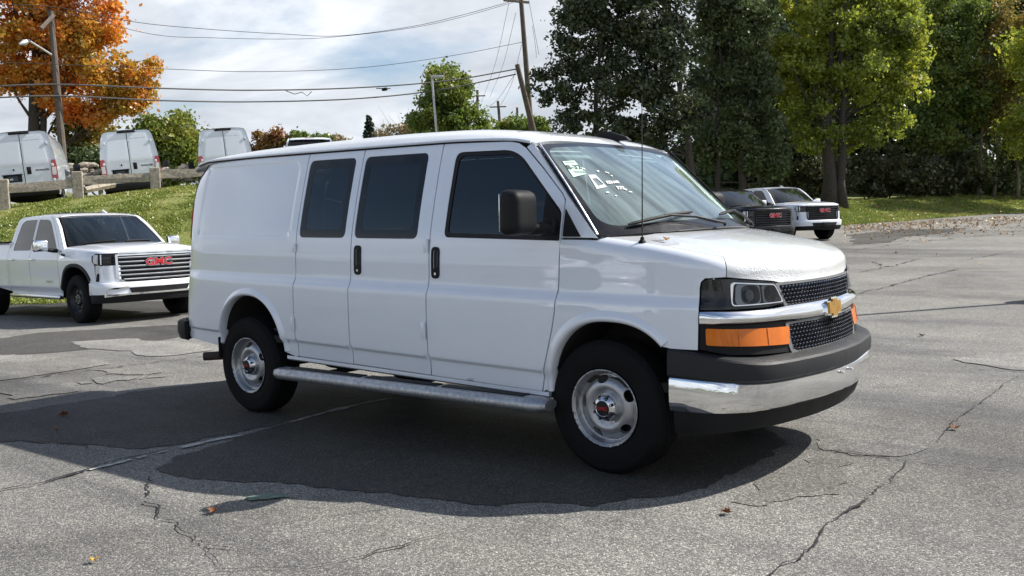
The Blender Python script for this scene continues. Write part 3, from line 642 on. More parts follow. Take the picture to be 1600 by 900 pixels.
def grip(parent, x, z, mirror, surf):
    """upright recessed door handle"""
    def cap(h, w, off): return fillet([(x-w, z-h), (x+w, z-h), (x+w, z+h), (x-w, z+h)], w*.9)
    panel('handle_bezel', surf, cap(.103, .036, 0), 'black_plastic', parent, holes=[fillet([(x-.020, z-.045), (x+.020, z-.045), (x+.020, z+.085), (x-.020, z+.085)], .018)], step=.02, lift=.006, flange=.02, mirror=mirror)
    panel('handle_cup', surf, cap(.1, .033, 0), 'rubber_seal', parent, step=.03, lift=-.012, flange=0, mirror=mirror)
    panel('handle_pull', surf, fillet([(x-.011, z-.045), (x+.012, z-.045), (x+.012, z+.083), (x-.011, z+.083)], .008), 'black_plastic', parent, step=.03, lift=.004, flange=.012, mirror=mirror)
    panel('lock_cylinder', surf, ellipse((x, z-.072), .009, .009, 12), 'dull_chrome', parent, step=.01, lift=.008, flange=.004, mirror=mirror)
def hinge(parent, x, z, mirror, surf, h=.042):
    p = surf(np.array([x]), np.array([z]))[0]; mb = MB()
    mb.rbox((p[0]-.018, p[1]-.004, p[2]), (.030, .016, h*2), .004); mb.tube([(p[0]+.004, p[1]-.010, p[2]-h), (p[0]+.004, p[1]-.010, p[2]+h)], .008, 8)
    mb.build('hinge', 'white_paint', parent, mirror=mirror)
for mir in (False, True):
    K = dict(mirror=mir)
    # --- front door
    door_o = [(-1.365+G, .435)]+[(a-G, b) for a, b in dedge()]+[(-.300-G, 1.565), (-.33, 1.605), (-.50, 1.760), (-.66, 1.893), (-.72, 1.925), (-.83, 1.945), (-1.1, ROOF_E-.008), (-1.365+G, ROOF_E-.008)]
    door_o = fillet(door_o, [.02, .02]+[.02]*6+[.05]+[.03]*4+[.05, .03, .03][:3], 3) if False else np.array(door_o)
    win_o = fillet([(-1.24, 1.345), (-.312, 1.332), (-.315, 1.50), (-.675, 1.845), (-.78, 1.888), (-1.235, 1.895)], [.04, .012, .03, .08, .10, .06], 5)
    pane_o = fillet([(-1.212, 1.375), (-.452, 1.362), (-.452, 1.61), (-.69, 1.828), (-.78, 1.862), (-1.205, 1.868)], [.03, .01, .01, .06, .08, .05], 5)
    fd = panel('front_door', vside, door_o, 'white_paint', van, holes=[win_o], step=.05, flange=.03, rows=V_ROWS, **K)
    patch = [(-.446, 1.349), (-.318, 1.343), (-.320, 1.488), (-.446, 1.603)]
    ring_in = pane_o
    panel('window_frame', vside, win_o, 'rubber_seal', fd, holes=[pane_o, np.array(patch)], step=.05, lift=-.003, flange=.012, **K)
    panel('window_pane', vside, pane_o, 'door_glass', fd, step=.06, flange=0, lift=-.009, **K)
    panel('mirror_base', vside, patch, 'black_plastic', fd, step=.04, lift=.002, flange=.012, **K)
    grip(fd, -1.305, 1.18, mir, vside)
    hinge(fd, -.316, .62, mir, vside) if False else None
    # --- mirror: tall housing on a short arm
    sg = 1 if mir else -1
    mb = MB(); bm = bmesh.new(); bmesh.ops.create_cube(bm, size=1)
    for v in bm.verts:
        v.co.x *= .13 if v.co.y > 0 else .15; v.co.y *= .225; v.co.z *= .275 if v.co.x < 0 else .24
    bmesh.ops.bevel(bm, geom=bm.edges[:], offset=.062, segments=5, profile=.6, affect='EDGES'); bm.verts.index_update()
    mb.add([(v.co.x-.44, v.co.y-1.165, v.co.z+1.50) for v in bm.verts], [[v.index for v in f.verts] for f in bm.faces]); bm.free()
    hs = mb.build('mirror_housing', 'black_plastic', fd, sharp=60, mirror=mir)
    MB().tube([(-.45, -1.10, 1.40), (-.42, -1.05, 1.402), (-.385, -1.0, 1.408), (-.36, -.955, 1.412)], [.030, .034, .036, .032], 12).build('mirror_arm', 'black_plastic', fd, mirror=mir)
    MB().rbox((-.365, -.968, 1.418), (.075, .05, .10), .02).build('mirror_mount', 'black_plastic', fd, mirror=mir)
    MB().rbox((-.515, -1.165, 1.50), (.006, .17, .215), .02).build('mirror_glass', 'chrome', hs, mirror=mir)
    # --- A pillar with its black sail piece
    ap = [(-.300+G, 1.352), (-.285+G, 1.352), (-.055, 1.352), (-.30, 1.60), (-.59, 1.90), (-.625, 1.915), (-.65, 1.897), (-.50+G, 1.768), (-.33+G*1.5, 1.608), (-.300+G, 1.570)]
    sail = [(-.290, 1.356), (-.160, 1.356), (-.290, 1.520)]
    apo = panel('a_pillar', vside, np.array(ap), 'white_paint', van, step=.04, flange=.05, **K)
    panel('sail_trim', vside, fillet(sail, .008), 'black_plastic', apo, step=.04, lift=.003, flange=.004, **K)
    # --- fender
    ar = arch_pts(FA['c'], FA['a'], FA['b'], FA['p'], .432); ar_l = ar[:np.argmax(ar[:, 1])+1]; ar_r = ar[np.argmax(ar[:, 1])+1:]; ar_r = ar_r[ar_r[:, 1] > .768]
    ss = np.linspace(.75, -.295, 24); top = [(s_, float(v_roll_top(np.array([s_]))[0])-.005) for s_ in ss]
    ss2 = [t for t in top if t[0] > -.06]
    fo = [(a+G, b) for a, b in dedge()][::-1]
    outl = fo+[tuple(q) for q in ar_l]+[tuple(q) for q in ar_r]+[(.44, .765), (.588, .765), (.592, 1.09), (.598, 1.122), (.622, 1.142), (.75, 1.147)]+ss2+[(-.06, 1.345)]
    panel('front_fender', vnose, np.array(outl), 'white_paint', van, step=.035, flange=.03, rows=V_ROWS, **K)
    flare('front_wheel_arch', **FA, w=lambda u: np.interp(u, [0, .12, .3, .5, .75, 1], [.045, .05, .06, .058, .05, .025]), z0=.435, z1=.770, parent=van, mirror=mir, surf=vside)
    # --- quarter panel and the side behind the front door
    rr = arch_pts(RA['c'], RA['a'], RA['b'], RA['p'], .43)
    s_t = VPLAN.s_at_x(-4.365); s_t2 = VPLAN.s_at_x(-4.30)
    if not mir:
        q_o = [(-2.765-G, ROOF_E-.008), (-2.765-G, .44), (-2.80, .43)]+[tuple(q) for q in rr[::-1]]+[(-3.85, .43), (-4.20, .45), (-4.50, .47), (-4.52, 1.0), (-4.47, 1.29), (-4.40, 1.30), (-4.395, 1.60), (-4.32, 1.80), (-4.20, ROOF_E-.02), (-4.1, ROOF_E-.008)]
        panel('quarter_panel', vquarter, np.array(q_o), 'white_paint', van, step=.024, flange=.03, rows=V_ROWS)
        for (x0, x1, wx0, wx1, hx) in ((-2.14, -1.365, -2.113, -1.484, -2.065), (-2.765, -2.14, -2.735, -2.212, None)):
            cdr = panel('cargo_door', vside, np.array([(x0+G, .438), (x1-G, .436), (x1-G, ROOF_E-.008), (x0+G, ROOF_E-.008)]), 'white_paint', van, holes=[fillet([(wx0, 1.333), (wx1, 1.333), (wx1, 1.905), (wx0, 1.905)], .05)], step=.05, flange=.03, rows=V_ROWS)
            window(cdr, wx0+.003, wx1-.003, 1.336, 1.902, False, vside)
            if hx: grip(cdr, hx, 1.18, False, vside); hinge(cdr, -1.38, 1.29, False, vside, .045); hinge(cdr, -1.38, .735, False, vside, .055)
            else: hinge(cdr, -2.765, 1.255, False, vside, .032); hinge(cdr, -2.765, .69, False, vside, .05)
    else:
        q_o = [(-1.365-G, ROOF_E-.008), (-1.365-G, .435), (-2.80, .43)]+[tuple(q) for q in rr[::-1]]+[(-3.85, .43), (-4.20, .45), (-4.50, .47), (-4.52, 1.0), (-4.47, 1.29), (-4.40, 1.30), (-4.395, 1.60), (-4.32, 1.80), (-4.20, ROOF_E-.02), (-4.1, ROOF_E-.008)]
        panel('side_panel', vquarter, np.array(q_o), 'white_paint', van, step=.05, flange=.03, mirror=True, rows=V_ROWS)
    flare('rear_wheel_arch', **RA, w=lambda u: np.interp(u, [0, .12, .3, .5, .75, .9, 1], [.03, .036, .045, .055, .06, .06, .05]), z0=.435, z1=.435, parent=van, mirror=mir, surf=vside)
    # --- rocker under the doors
    MB().add(*(lambda V, F: (V, F))(*(lambda xs: ([(x, y, z) for x in xs for (y, z) in ((-.972, .432), (-.972, .408), (-.955, .395), (-.90, .392), (-.90, .44))], [(i*5+j, i*5+j+1, (i+1)*5+j+1, (i+1)*5+j) for i in range(len(xs)-1) for j in range(4)]))(np.linspace(-2.90, -.385, 12)))).build('rocker_panel', 'white_paint', van, mirror=mir)
    # --- tail lamp, trim above it, rear door
    tl = panel('tail_lamp', vside, fillet([(-4.66, 1.29), (-4.465, 1.295), (-4.405, 1.32), (-4.40, 1.60), (-4.425, 1.62), (-4.66, 1.66)], .015), 'red_lens', van, step=.03, lift=.010, flange=.03, **K)
    panel('reverse_lens', vside, [(-4.64, 1.43), (-4.43, 1.42), (-4.425, 1.47), (-4.64, 1.49)], 'reverse_lens', tl, step=.03, lift=.0135, flange=.003, **K)
    panel('corner_trim', vside, [(-4.66, 1.665), (-4.425, 1.625), (-4.40, 1.64), (-4.33, 1.80), (-4.21, 1.935), (-4.56, 1.93)], 'black_plastic', van, step=.04, lift=.003, flange=.03, **K)
    rw = fillet([(-5.30, 1.36), (-4.76, 1.36), (-4.78, 1.80), (-5.30, 1.82)], .06)
    rd = panel('rear_door', vside, [(-5.37, .50), (-4.53, .50), (-4.545, 1.28), (-4.67, 1.285), (-4.67, 1.93), (-5.37, 1.94)], 'white_paint', van, holes=[rw], step=.06, flange=.03, **K)
    panel('window_pane', vside, rw, 'privacy_glass', rd, step=.08, lift=-.004, flange=0, **K)
    # --- headlamp: dark housing, two chrome bowls behind a lens with chrome rim
    hl_o = fillet([(.600, .978), (1.02, .978), (1.178, .990), (1.112, 1.104), (.78, 1.136), (.63, 1.136), (.604, 1.118)], [.006, .03, .012, .02, .03, .01, .01], 4)
    inner = fillet([(.775, .998), (1.145, 1.000), (1.092, 1.090), (.79, 1.112)], .02, 3)
    hl = panel('headlight', vside, hl_o, 'headlamp_black', van, holes=[inner], step=.03, lift=-.002, flange=.07, **K)
    panel('lamp_bucket', vside, inner, 'headlamp_black', hl, step=.03, lift=-.060, flange=0, **K)
    for (o_q, c_s, r_) in ((fillet([(.800, .998), (.985, .998), (.985, 1.106), (.812, 1.112)], .03, 4), .905, .050), (fillet([(1.000, .998), (1.140, 1.000), (1.094, 1.090), (1.000, 1.102)], .022, 4), 1.066, .043)):
        ho_ = ellipse((c_s+.006, 1.051), r_*1.38, r_*.98, 28, 3.2) if c_s < 1 else ellipse((c_s-.002, 1.046), r_*1.18, r_*1.0, 28, 3.0)
        panel('lamp_reflector', vside, o_q, 'black_chrome', hl, holes=[ho_], step=.02, lift=-.010, flange=.035, **K)
        panel('lamp_bowl', vside, ho_, 'headlamp_black', hl, step=.03, lift=-.044, flange=0, **K)
        panel('projector', vside, ellipse((c_s+.014, 1.048), r_*.62, r_*.60, 20), 'smoked_lens', hl, step=.02, lift=-.028, flange=.014, **K)
    panel('lens', vside, hl_o, 'lens_glass', hl, step=.04, lift=.004, flange=0, **K)
    panel('lens_rim', vside, fillet([(.770, .993), (1.146, .995), (1.153, .998), (1.097, 1.096), (.789, 1.118), (.770, 1.11)], .02, 3), 'dull_chrome', hl, holes=[inner], step=.03, lift=.0065, flange=.004, **K)
    # --- marker lamp in its black surround
    su = panel('lamp_surround', vside, fillet([(.597, .768), (.75, .742), (1.19, .726), (1.225, .728), (1.225, .893), (.597, .897)], .006), 'black_plastic', van, step=.04, lift=-.004, flange=.05, **K)
    tu = panel('turn_signal', vside, fillet([(.632, .792), (1.158, .768), (1.180, .862), (.628, .880)], .012), 'amber_lens', su, step=.03, lift=.006, flange=.02, **K)
    for s_ in (.80, .985):
        panel('lens_rib', vside, [(s_, .783), (s_+.008, .783), (s_+.008, .868), (s_, .868)], 'amber_lens', tu, step=.03, lift=.009, flange=.004, **K)
    MB().lathe([(.0, .004), (.014, .003), (.017, 0)], axis='y', n=14).build('bulb_cap', 'ink', tu, raw=True) if False else None
    # --- wheel well liner
    for (A, nm) in ((FA, 'front_wheel_liner'), (RA, 'rear_wheel_liner')):
        P = arch_pts(A['c'], A['a']+.012, A['b']+.012, A['p'], .30 if nm[0] == 'r' else .33, 28); V = []; F = []
        for (x, z) in P:
            for y in (-.965, -.75, -.50): V.append((x, y, z))
        n = len(P)
        for i in range(n-1):
            for j in range(2): F.append((i*3+j, i*3+j+1, (i+1)*3+j+1, (i+1)*3+j))
        F.append(tuple(i*3+2 for i in range(n)))
        MB().add(V, F).build(nm, 'wheel_liner', van, mirror=mir)
# pale sheet metal inside the rear arch
# --- roof
V_RZC = pchip([-4.62, -4.45, -4.2, -3.5, -2.6, -2.0, -1.5, -1.0, -.75, -.66, -.62], [1.93, 1.985, 2.028, 2.070, 2.088, 2.092, 2.084, 2.046, 2.003, 1.972, 1.950])
V_RZE = pchip([-4.62, -4.3, -4.1, -3.0, -1.4, -.9, -.72, -.62], [1.90, 1.945, 1.968, 1.978, 1.976, 1.962, 1.945, 1.918])
V_RW = pchip([-4.62, -4.5, -4.3, -4.1, -3, -1, -.75, -.62], [.60, .70, .765, .79, .795, .795, .795, .785])
def vroof(x, v):
    x = np.asarray(x, float); v = np.asarray(v, float); a = np.abs(v); zc = V_RZC(x); ze = V_RZE(x)
    xx = x+(.045*v*v-.02)*sstep(-1.0, -.62, x)
    return np.stack([xx, V_RW(x)*np.sign(v)*(1-(1-a)**1.0), zc-(zc-ze)*(.25*a**2+.75*a**6)], -1)
roof = panel('roof', vroof, [(-4.6, -.999), (-.625, -.999), (-.625, .999), (-4.6, .999)], 'wet_paint', van, step=.07, flange=.02)
for sg in (-1, 1):
    xs = np.linspace(-4.32, -.66, 40); pts = [(x+(.025)*float(sstep(-1.0, -.62, x)), sg*(float(V_RW(x))+.006), float(V_RZE(x))-.003) for x in xs]
    MB().tube(pts, .009, 6).build('drip_rail', 'white_paint', roof)
    pts = [(a, b-sg*.004, c-.013) for a, b, c in pts]; MB().tube(pts, .006, 5).build('roof_seal', 'rubber_seal', roof)
# antenna fin and mast
fin = [(-.16, 0), (.10, 0), (.07, .02), (-.06, .052), (-.125, .058), (-.15, .05)]
V = []; 
for sy, k in ((-.018, 1), (.018, 1)):
    for (x, z) in fin: V.append((x*1.05-.72, sy*(1-z*10*.6)+.30, z*1.35+1.988))
n = len(fin); F = [tuple(range(n)), tuple(range(2*n-1, n-1, -1))]+[(i, (i+1) % n, n+(i+1) % n, n+i) for i in range(n)]
MB().add(V, F).build('antenna_fin', 'black_plastic', van, smooth=False)
ant = MB().lathe([(.0, .028), (.010, .026), (.012, .012), (.020, .004), (.024, -.006)], (.205, -.878, 1.329), 'z', 16).build('antenna_base', 'black_plastic', van)
MB().tube([(.205, -.878, 1.35), (.206, -.878, 1.60), (.206, -.878, 2.13)], [.0042, .0034, .0022], 6).build('antenna_mast', 'black_metal', ant)
# --- windscreen
def vwind(u, v):
    u = np.asarray(u, float); v = np.asarray(v, float)
    xt = -.635+.055*u*u; yt = .785*u; zt = 1.947-.040*u*u
    xb = .245-.295*np.abs(u)**2.3; yb = .935*u; zb = 1.392-.040*u*u
    k = 4*v*(1-v)*.022*(1-.6*u**4)
    return np.stack([xb+(xt-xb)*v+k*.55, yb+(yt-yb)*v, zb+(zt-zb)*v+k*.83], -1)
wo = fillet([(-1, .0), (1, .0), (1, 1), (-1, 1)], .04, 4); wi = fillet([(-.945, .085), (.945, .085), (.955, .955), (-.955, .955)], .14, 6)
ws = panel('windshield', vwind, wi, 'windshield_glass', van, step=.07, flange=0, lift=-.001, sgn=1)
panel('windshield_border', vwind, wo, 'headlamp_black', ws, holes=[wi], step=.06, flange=.01, sgn=1)
for sg in (-1, 1):
    vv = np.linspace(.02, 1, 20); P = vwind(np.full(20, sg*1.0), vv); MB().tube([tuple(p+[.006, sg*.004, .006]) for p in P], .0065, 6).build('windshield_moulding', 'dull_chrome' if sg < 0 else 'rubber_seal', ws)
# service tag and marker writing on the inside of the glass
def on_glass(u, v, lift):
    a = np.array([u]); b = np.array([v]); P = vwind(a, b)[0]; n = snorm(vwind, a, b)[0]; du = vwind(a+.01, b)[0]-P; dvv = vwind(a, b+.01)[0]-P
    return frame_matrix(P+n*lift, Vector(du), Vector(dvv))
tagp = panel('service_tag', vwind, [(-.905, .60), (-.768, .615), (-.755, .775), (-.885, .78)], 'tag_green', ws, step=.05, lift=.003, flange=0)
text_mesh('tag_number', '8-32', .062, 'ink', on_glass(-.825, .70, .0045) @ Matrix.Rotation(-.12, 4, 'Z'), ws, extrude=.0003, bold=.0016)
for k, (u, v, wd) in enumerate(((-.83, .753, .08), (-.822, .648, .085), (-.82, .632, .085))):
    mb = MB(); M = on_glass(u, v, .0045) @ Matrix.Rotation(-.12, 4, 'Z')
    for j in range(7):
        x = (j-3)*wd/7; mb.add([M @ Vector(q) for q in ((x, 0, 0), (x+wd*.1, 0, 0), (x+wd*.1, .006, 0), (x, .006, 0))], [(0, 1, 2, 3)])
    mb.build('tag_print', 'ink', ws, smooth=False)
panel('paper_sticker', vwind, [(-.80, .45), (-.70, .46), (-.69, .60), (-.76, .605)], 'clear_lens_white', ws, holes=[[(-.765, .48), (-.705, .49), (-.715, .56), (-.76, .56)]], step=.05, lift=.002, flange=0)
rs = random.Random(3)
def scribble(name, u, v, txt, size, rot):
    text_mesh(name, txt, size, 'white_marks', on_glass(u, v, .004) @ Matrix.Rotation(rot, 4, 'Z'), ws, extrude=.0003, bold=.0022, shear=.15)
scribble('marker_writing', -.615, .50, '1Z1160', .034, -.05); scribble('marker_writing', -.60, .435, '172', .042, -.12)
for k in range(9):
    u = -.66+rs.uniform(-.09, .12); v = rs.choice([rs.uniform(.55, .70), rs.uniform(.33, .42)]); M = on_glass(u, v, .004) @ Matrix.Rotation(rs.uniform(-1, 1), 4, 'Z'); l = rs.uniform(.005, .016)
    MB().add([M @ Vector(q) for q in ((-l, -.004, 0), (l, -.005, 0), (l*.8, .005, 0), (-l*.7, .006, 0))], [(0, 1, 2, 3)]).build('marker_dab', 'white_marks', ws, smooth=False)
# --- hood: top sheet and the rolled front edge
def hood_edge(n=70, ins=.0):
    s_ = np.linspace(-.02, VPLAN.s[-1], n); P = vnose(s_, v_roll_top(s_)-.001); return s_, P
s_e, P_e = hood_edge()
half = [(p[0], p[1]) for s_, p in zip(s_e, P_e)]
def vhood(x, y):
    x = np.asarray(x, float); y = np.asarray(y, float); return np.stack([x, y, v_hood_z(x, y)], -1)
rear_edge = [(.20-.22*abs(q)**2.2, q*.895) for q in np.linspace(1, -1, 25)]
side = [(a, b) for a, b in half if a > rear_edge[-1][0]+.01]
hood_o = rear_edge+side[:-1]+[(side[-1][0], 0)]+[(a, -b) for a, b in side[:-1]][::-1]
V_HC = dict(zip(range(1), range(1)))
hood_o = [(a, b*(1-.006/.9)) for a, b in hood_o]
hood = panel('hood', vhood, np.array(hood_o), 'wet_paint', van, step=.05, flange=.02)
us = np.linspace(.755, VPLAN.s[-1]-1e-4, 46)
def hband(s_, k):
    s_ = np.asarray(s_, float); lo = np.interp(s_, [.7, .756, 1.104, 1.16, 1.7], [1.150, 1.146, 1.112, 1.100, 1.098]); hi = v_roll_top(s_)
    return vnose(s_, lo+(hi-lo)*np.asarray(k, float))
for mir in (False, True):
    grid_mesh('hood_lip', hband, us, np.linspace(0, 1, 14), 'wet_paint', hood, mirror=mir)
# pressed creases of the hood
# --- cowl, its end piece and the wipers
def vcowl(u, k):
    u = np.asarray(u, float); k = np.asarray(k, float); a = vwind(u, np.zeros_like(u)+.012); y = u*.90; x = .215-.225*np.abs(u)**2.2
    b = np.stack([x+.02, y, v_hood_z(x+.02, y)-.004], -1)
    m = a+(b-a)*k[..., None]; m[..., 2] -= .010*np.sin(np.pi*k); return m
cowl = grid_mesh('cowl', vcowl, np.linspace(-.99, .99, 41), np.linspace(0, 1, 6), 'grey_plastic', van, sgn=-1)
cw = MB(); cw.add([(.06, .30, 1.385), (.13, .30, 1.385), (.06, .30, 1.435), (.10, .62, 1.375), (.17, .62, 1.375), (.09, .60, 1.405)], [(0, 1, 2), (3, 5, 4), (0, 2, 5, 3), (1, 4, 5, 2), (0, 3, 4, 1)])
cw.build('cowl_vent', 'grey_plastic', cowl, smooth=False)
def wiper(u0, v0, u1, v1, pu, pv):
    P = [tuple(on_glass(u0+(u1-u0)*k, v0+(v1-v0)*k, .016+.012*math.sin(math.pi*k)).translation) for k in np.linspace(0, 1, 14)]
    w_ = MB().tube(P, [.006]+[.011]*12+[.006], 6).build('wiper_blade', 'black_plastic', ws)
    a = on_glass(pu, pv, .02).translation; b = Vector(P[6]); mid = (a+b)/2+Vector((0, 0, .028)); MB().tube([a, a+Vector((-.005, 0, .018)), mid, b+Vector((0, 0, .008))], [.014, .011, .008, .006], 6).build('wiper_arm', 'black_metal', ws)
wiper(-.80, .075, -.20, .135, -.02, -.02); wiper(.12, .10, .70, .16, .62, -.01)
# --- grille: two mesh fields split by the chrome bar
def fsurf(y, z):
    """front face by lateral position"""
    y = np.asarray(y, float); z = np.asarray(z, float); m = VPLAN.s > .9; s_ = np.interp(-np.abs(y), VPLAN.c[m, 1], VPLAN.s[m]); p = vside(s_, z); p[..., 1] = y; return p
def dens(pts, n=12):
    return resample(np.array(pts, float), .06)
gu = fillet([(-.455, .982), (.455, .982), (.505, 1.086), (-.505, 1.086)], .015); gl = fillet([(-.44, .726), (.44, .726), (.468, .762), (.468, .872), (-.468, .872), (-.468, .762)], [.04, .04, .03, .01, .01, .03])
guo = fillet([(-.475, .966), (.475, .966), (.535, 1.100), (-.535, 1.100)], .015); glo = fillet([(-.46, .700), (.46, .700), (.495, .745), (.495, .884), (-.495, .884), (-.495, .745)], [.05, .05, .03, .01, .01, .03])
gr = panel('grille_surround', fsurf, guo, 'surround_grey', van, holes=[gu], step=.05, lift=.0, flange=.04)
gr2 = panel('grille_surround', fsurf, glo, 'surround_grey', van, holes=[gl], step=.05, lift=.002, flange=.04)
def mesh_field(name, poly, parent):
    panel('grille_backing', fsurf, poly, 'rubber_seal', parent, step=.06, lift=-.05, flange=0)
    dots = MB(); mb = MB(); p = .034; lo, hi = poly.min(0), poly.max(0); rows = int((hi[1]-lo[1])/(p*.62))+2
    for j in range(rows):
        z = lo[1]+j*p*.62; n = int((hi[0]-lo[0])/p)+2
        for i in range(n):
            y = lo[0]+(i+(.5 if j % 2 else 0))*p
            if not inpoly([(y, z)], poly)[0]: continue
            q = [(y-p*.46, z), (y, z-p*.40), (y+p*.46, z), (y, z+p*.40)]; qi = [(y-p*.34, z), (y, z-p*.27), (y+p*.34, z), (y, z+p*.27)]
            k_ = np.array([(y-.006, z+p*.31), (y, z+p*.31-.005), (y+.006, z+p*.31), (y, z+p*.31+.005)]); B_ = fsurf(k_[:, 0], k_[:, 1])-[.002, 0, 0]; dots.add(list(B_)+[B_.mean(0)+[.008, 0, 0]], [(0, 1, 4), (1, 2, 4), (2, 3, 4), (3, 0, 4)])
            a = np.array(q+qi); c = np.array([(y-p*.40, z), (y, z-p*.335), (y+p*.40, z), (y, z+p*.335)])
            P = fsurf(a[:, 0], a[:, 1]); O = P+[-.008, 0, 0]; C_ = fsurf(c[:, 0], c[:, 1])+[.004, 0, 0]
            mb.add(list(O[:4])+list(C_)+list(O[4:]), [(k, (k+1) % 4, 4+(k+1) % 4, 4+k) for k in range(4)]+[(4+k, 4+(k+1) % 4, 8+(k+1) % 4, 8+k) for k in range(4)])
    tag(mk('grille_glint_stud', dots.V, dots.F, 'dull_chrome', parent, smooth=False), kind='stuff'); return mk(name, mb.V, mb.F, 'black_chrome', parent, smooth=False)  # bright studs added to draw the glints on the mesh
tag(mesh_field('grille_mesh', gu, gr), kind='stuff'); tag(mesh_field('grille_mesh', gl, gr2), kind='stuff')
# chrome bar right across the nose, dipping to a rounded section
def vbar(s_, k):
    s_ = np.asarray(s_, float); k = np.asarray(k, float); zlo = np.interp(s_, [.59, .65, 1.10, 1.2, 1.3, 1.66], [.900, .899, .898, .892, .887, .884]); zhi = np.interp(s_, [.59, .65, 1.08, 1.2, 1.66], [.966, .968, .968, .972, .972])
    z = zlo+(zhi-zlo)*k; p = vside(s_, z); pl, n = VPLAN.at(s_); h = (.004+.024*np.sin(np.pi*k)**.7)*(.4+.6*sstep(.59, .75, s_))
    p[..., 0] += n[..., 0]*h; p[..., 1] += n[..., 1]*h; return p
for mir in (False, True):
    grid_mesh('chrome_bar', vbar, np.linspace(.597, VPLAN.s[-1]-1e-4, 60), np.linspace(0, 1, 11), 'chrome', van, mirror=mir)
# gold emblem: slanted cross on a chrome plate
e0 = fsurf(np.array([0.]), np.array([.928]))[0]+[.032, 0, 0]; M = frame_matrix(e0, (0, 1, 0), (-.17, 0, 1))
def bow(k, d0, d1):
    a, b, c, d, sl = .088*k, .034*k, .034*k, .050*k, .012
    P = [(-a-sl*.6, -b), (-c-sl, -b), (-c-sl*1.6, -d), (c-sl*1.0, -d), (c-sl*.4, -b), (a-sl*.4, -b), (a+sl*.8, b), (c+sl, b), (c+sl*1.4, d), (-c+sl, d), (-c+sl*.4, b), (-a+sl*.6, b)]
    V = [M @ Vector((x, z, h)) for h in (d0, d1) for x, z in P]; n = 12
    return V, [tuple(range(n-1, -1, -1)), tuple(range(n, 2*n))]+[(i, (i+1) % n, n+(i+1) % n, n+i) for i in range(n)]
em = MB().add(*bow(1.16, -.012, .006)).build('emblem', 'chrome', van, smooth=False)
MB().add(*bow(.98, .004, .013)).build('emblem_face', 'gold', em, smooth=False)
# --- front bumper: black top cap, chrome face, air dam
def boff(s_): return sstep(.36, .80, s_)
def sweepb(name, prof, mat, s0, s1, parent, n=54, sharp=35):
    """prof rows: (offset at the corner end, z there, offset at the nose, z there)"""
    obs = []
    for mir in (False, True):
        s_ = np.linspace(s0, s1, n); V = []; F = []; k = len(prof)
        for q in s_:
            p, nn = VPLAN.at(q); w_ = float(sstep(s0, .95, q))
            for (o0, z0, o1, z1) in prof:
                o_ = o0+(o1-o0)*w_; V.append((p[0]+nn[0]*o_, p[1]+nn[1]*o_ if q < s1-1e-9 or s1 < 1.6 else 0, z0+(z1-z0)*w_))
        F = [(i*k+j, i*k+j+1, (i+1)*k+j+1, (i+1)*k+j) for i in range(n-1) for j in range(k-1)]
        obs.append(MB().add(V, F).build(name, mat, parent, sharp=sharp, mirror=mir))
    return obs
SE = VPLAN.s[-1]
fb = sweepb('bumper_cap', [(-.06, .762, -.10, .735), (.000, .762, .050, .716), (.008, .760, .090, .702), (.013, .752, .099, .690), (.016, .70, .106, .655), (.014, .625, .104, .612), (.004, .612, .090, .600), (-.03, .605, .05, .598)], 'grey_plastic', .425, SE, van, sharp=24)
cb = sweepb('bumper_chrome', [(-.01, .613, .06, .603), (.008, .608, .084, .600), (.013, .595, .094, .590), (.014, .52, .098, .52), (.008, .46, .090, .465), (-.004, .428, .070, .444), (-.03, .415, .03, .435)], 'chrome', .435, SE, van)
sweepb('air_dam', [(-.02, .432, .03, .446), (-.006, .425, .045, .436), (-.015, .36, .030, .38), (-.03, .300, .015, .338), (-.06, .298, -.02, .335)], 'black_plastic', .455, SE, van)
for y in (-.07, .07):
    for z in (.565,): 
        p_ = fsurf(np.array([y]), np.array([z]))[0]; MB().lathe([(0, .108), (.007, .107), (.009, .10), (.009, .09)], (p_[0]-.004, y, z), 'x', 12).build('plate_bolt', 'clear_lens_white', cb[0])
# --- rear bumper, exhaust
V = []; s_ = np.linspace(-5.37, -4.34, 24)
for mir in (False, True):
    V = []; F = []
    for q in s_:
        p, nn = VPLAN.at(q)
        for (o_, z) in ((-.04, .60), (.065, .60), (.085, .585), (.09, .50), (.07, .44), (-.03, .43)): o_ = o_*float(sstep(-4.30, -4.5, q)*.8+.2); V.append((p[0]+nn[0]*o_, p[1]+nn[1]*o_, z))
    F = [(i*6+j, i*6+j+1, (i+1)*6+j+1, (i+1)*6+j) for i in range(23) for j in range(5)]+[tuple(range(138, 144))]
    MB().add(V, F).build('rear_bumper', 'black_plastic', van, mirror=mir)
MB().tube([(-3.55, -.62, .36), (-3.75, -.80, .345), (-3.95, -.955, .33), (-4.0, -1.0, .328)], .036, 14, cap=False).build('exhaust_pipe', 'rusty_iron', van)
MB().box((-3.80, -.95, .42), (.006, .07, .17)).build('mud_flap', 'black_plastic', van)
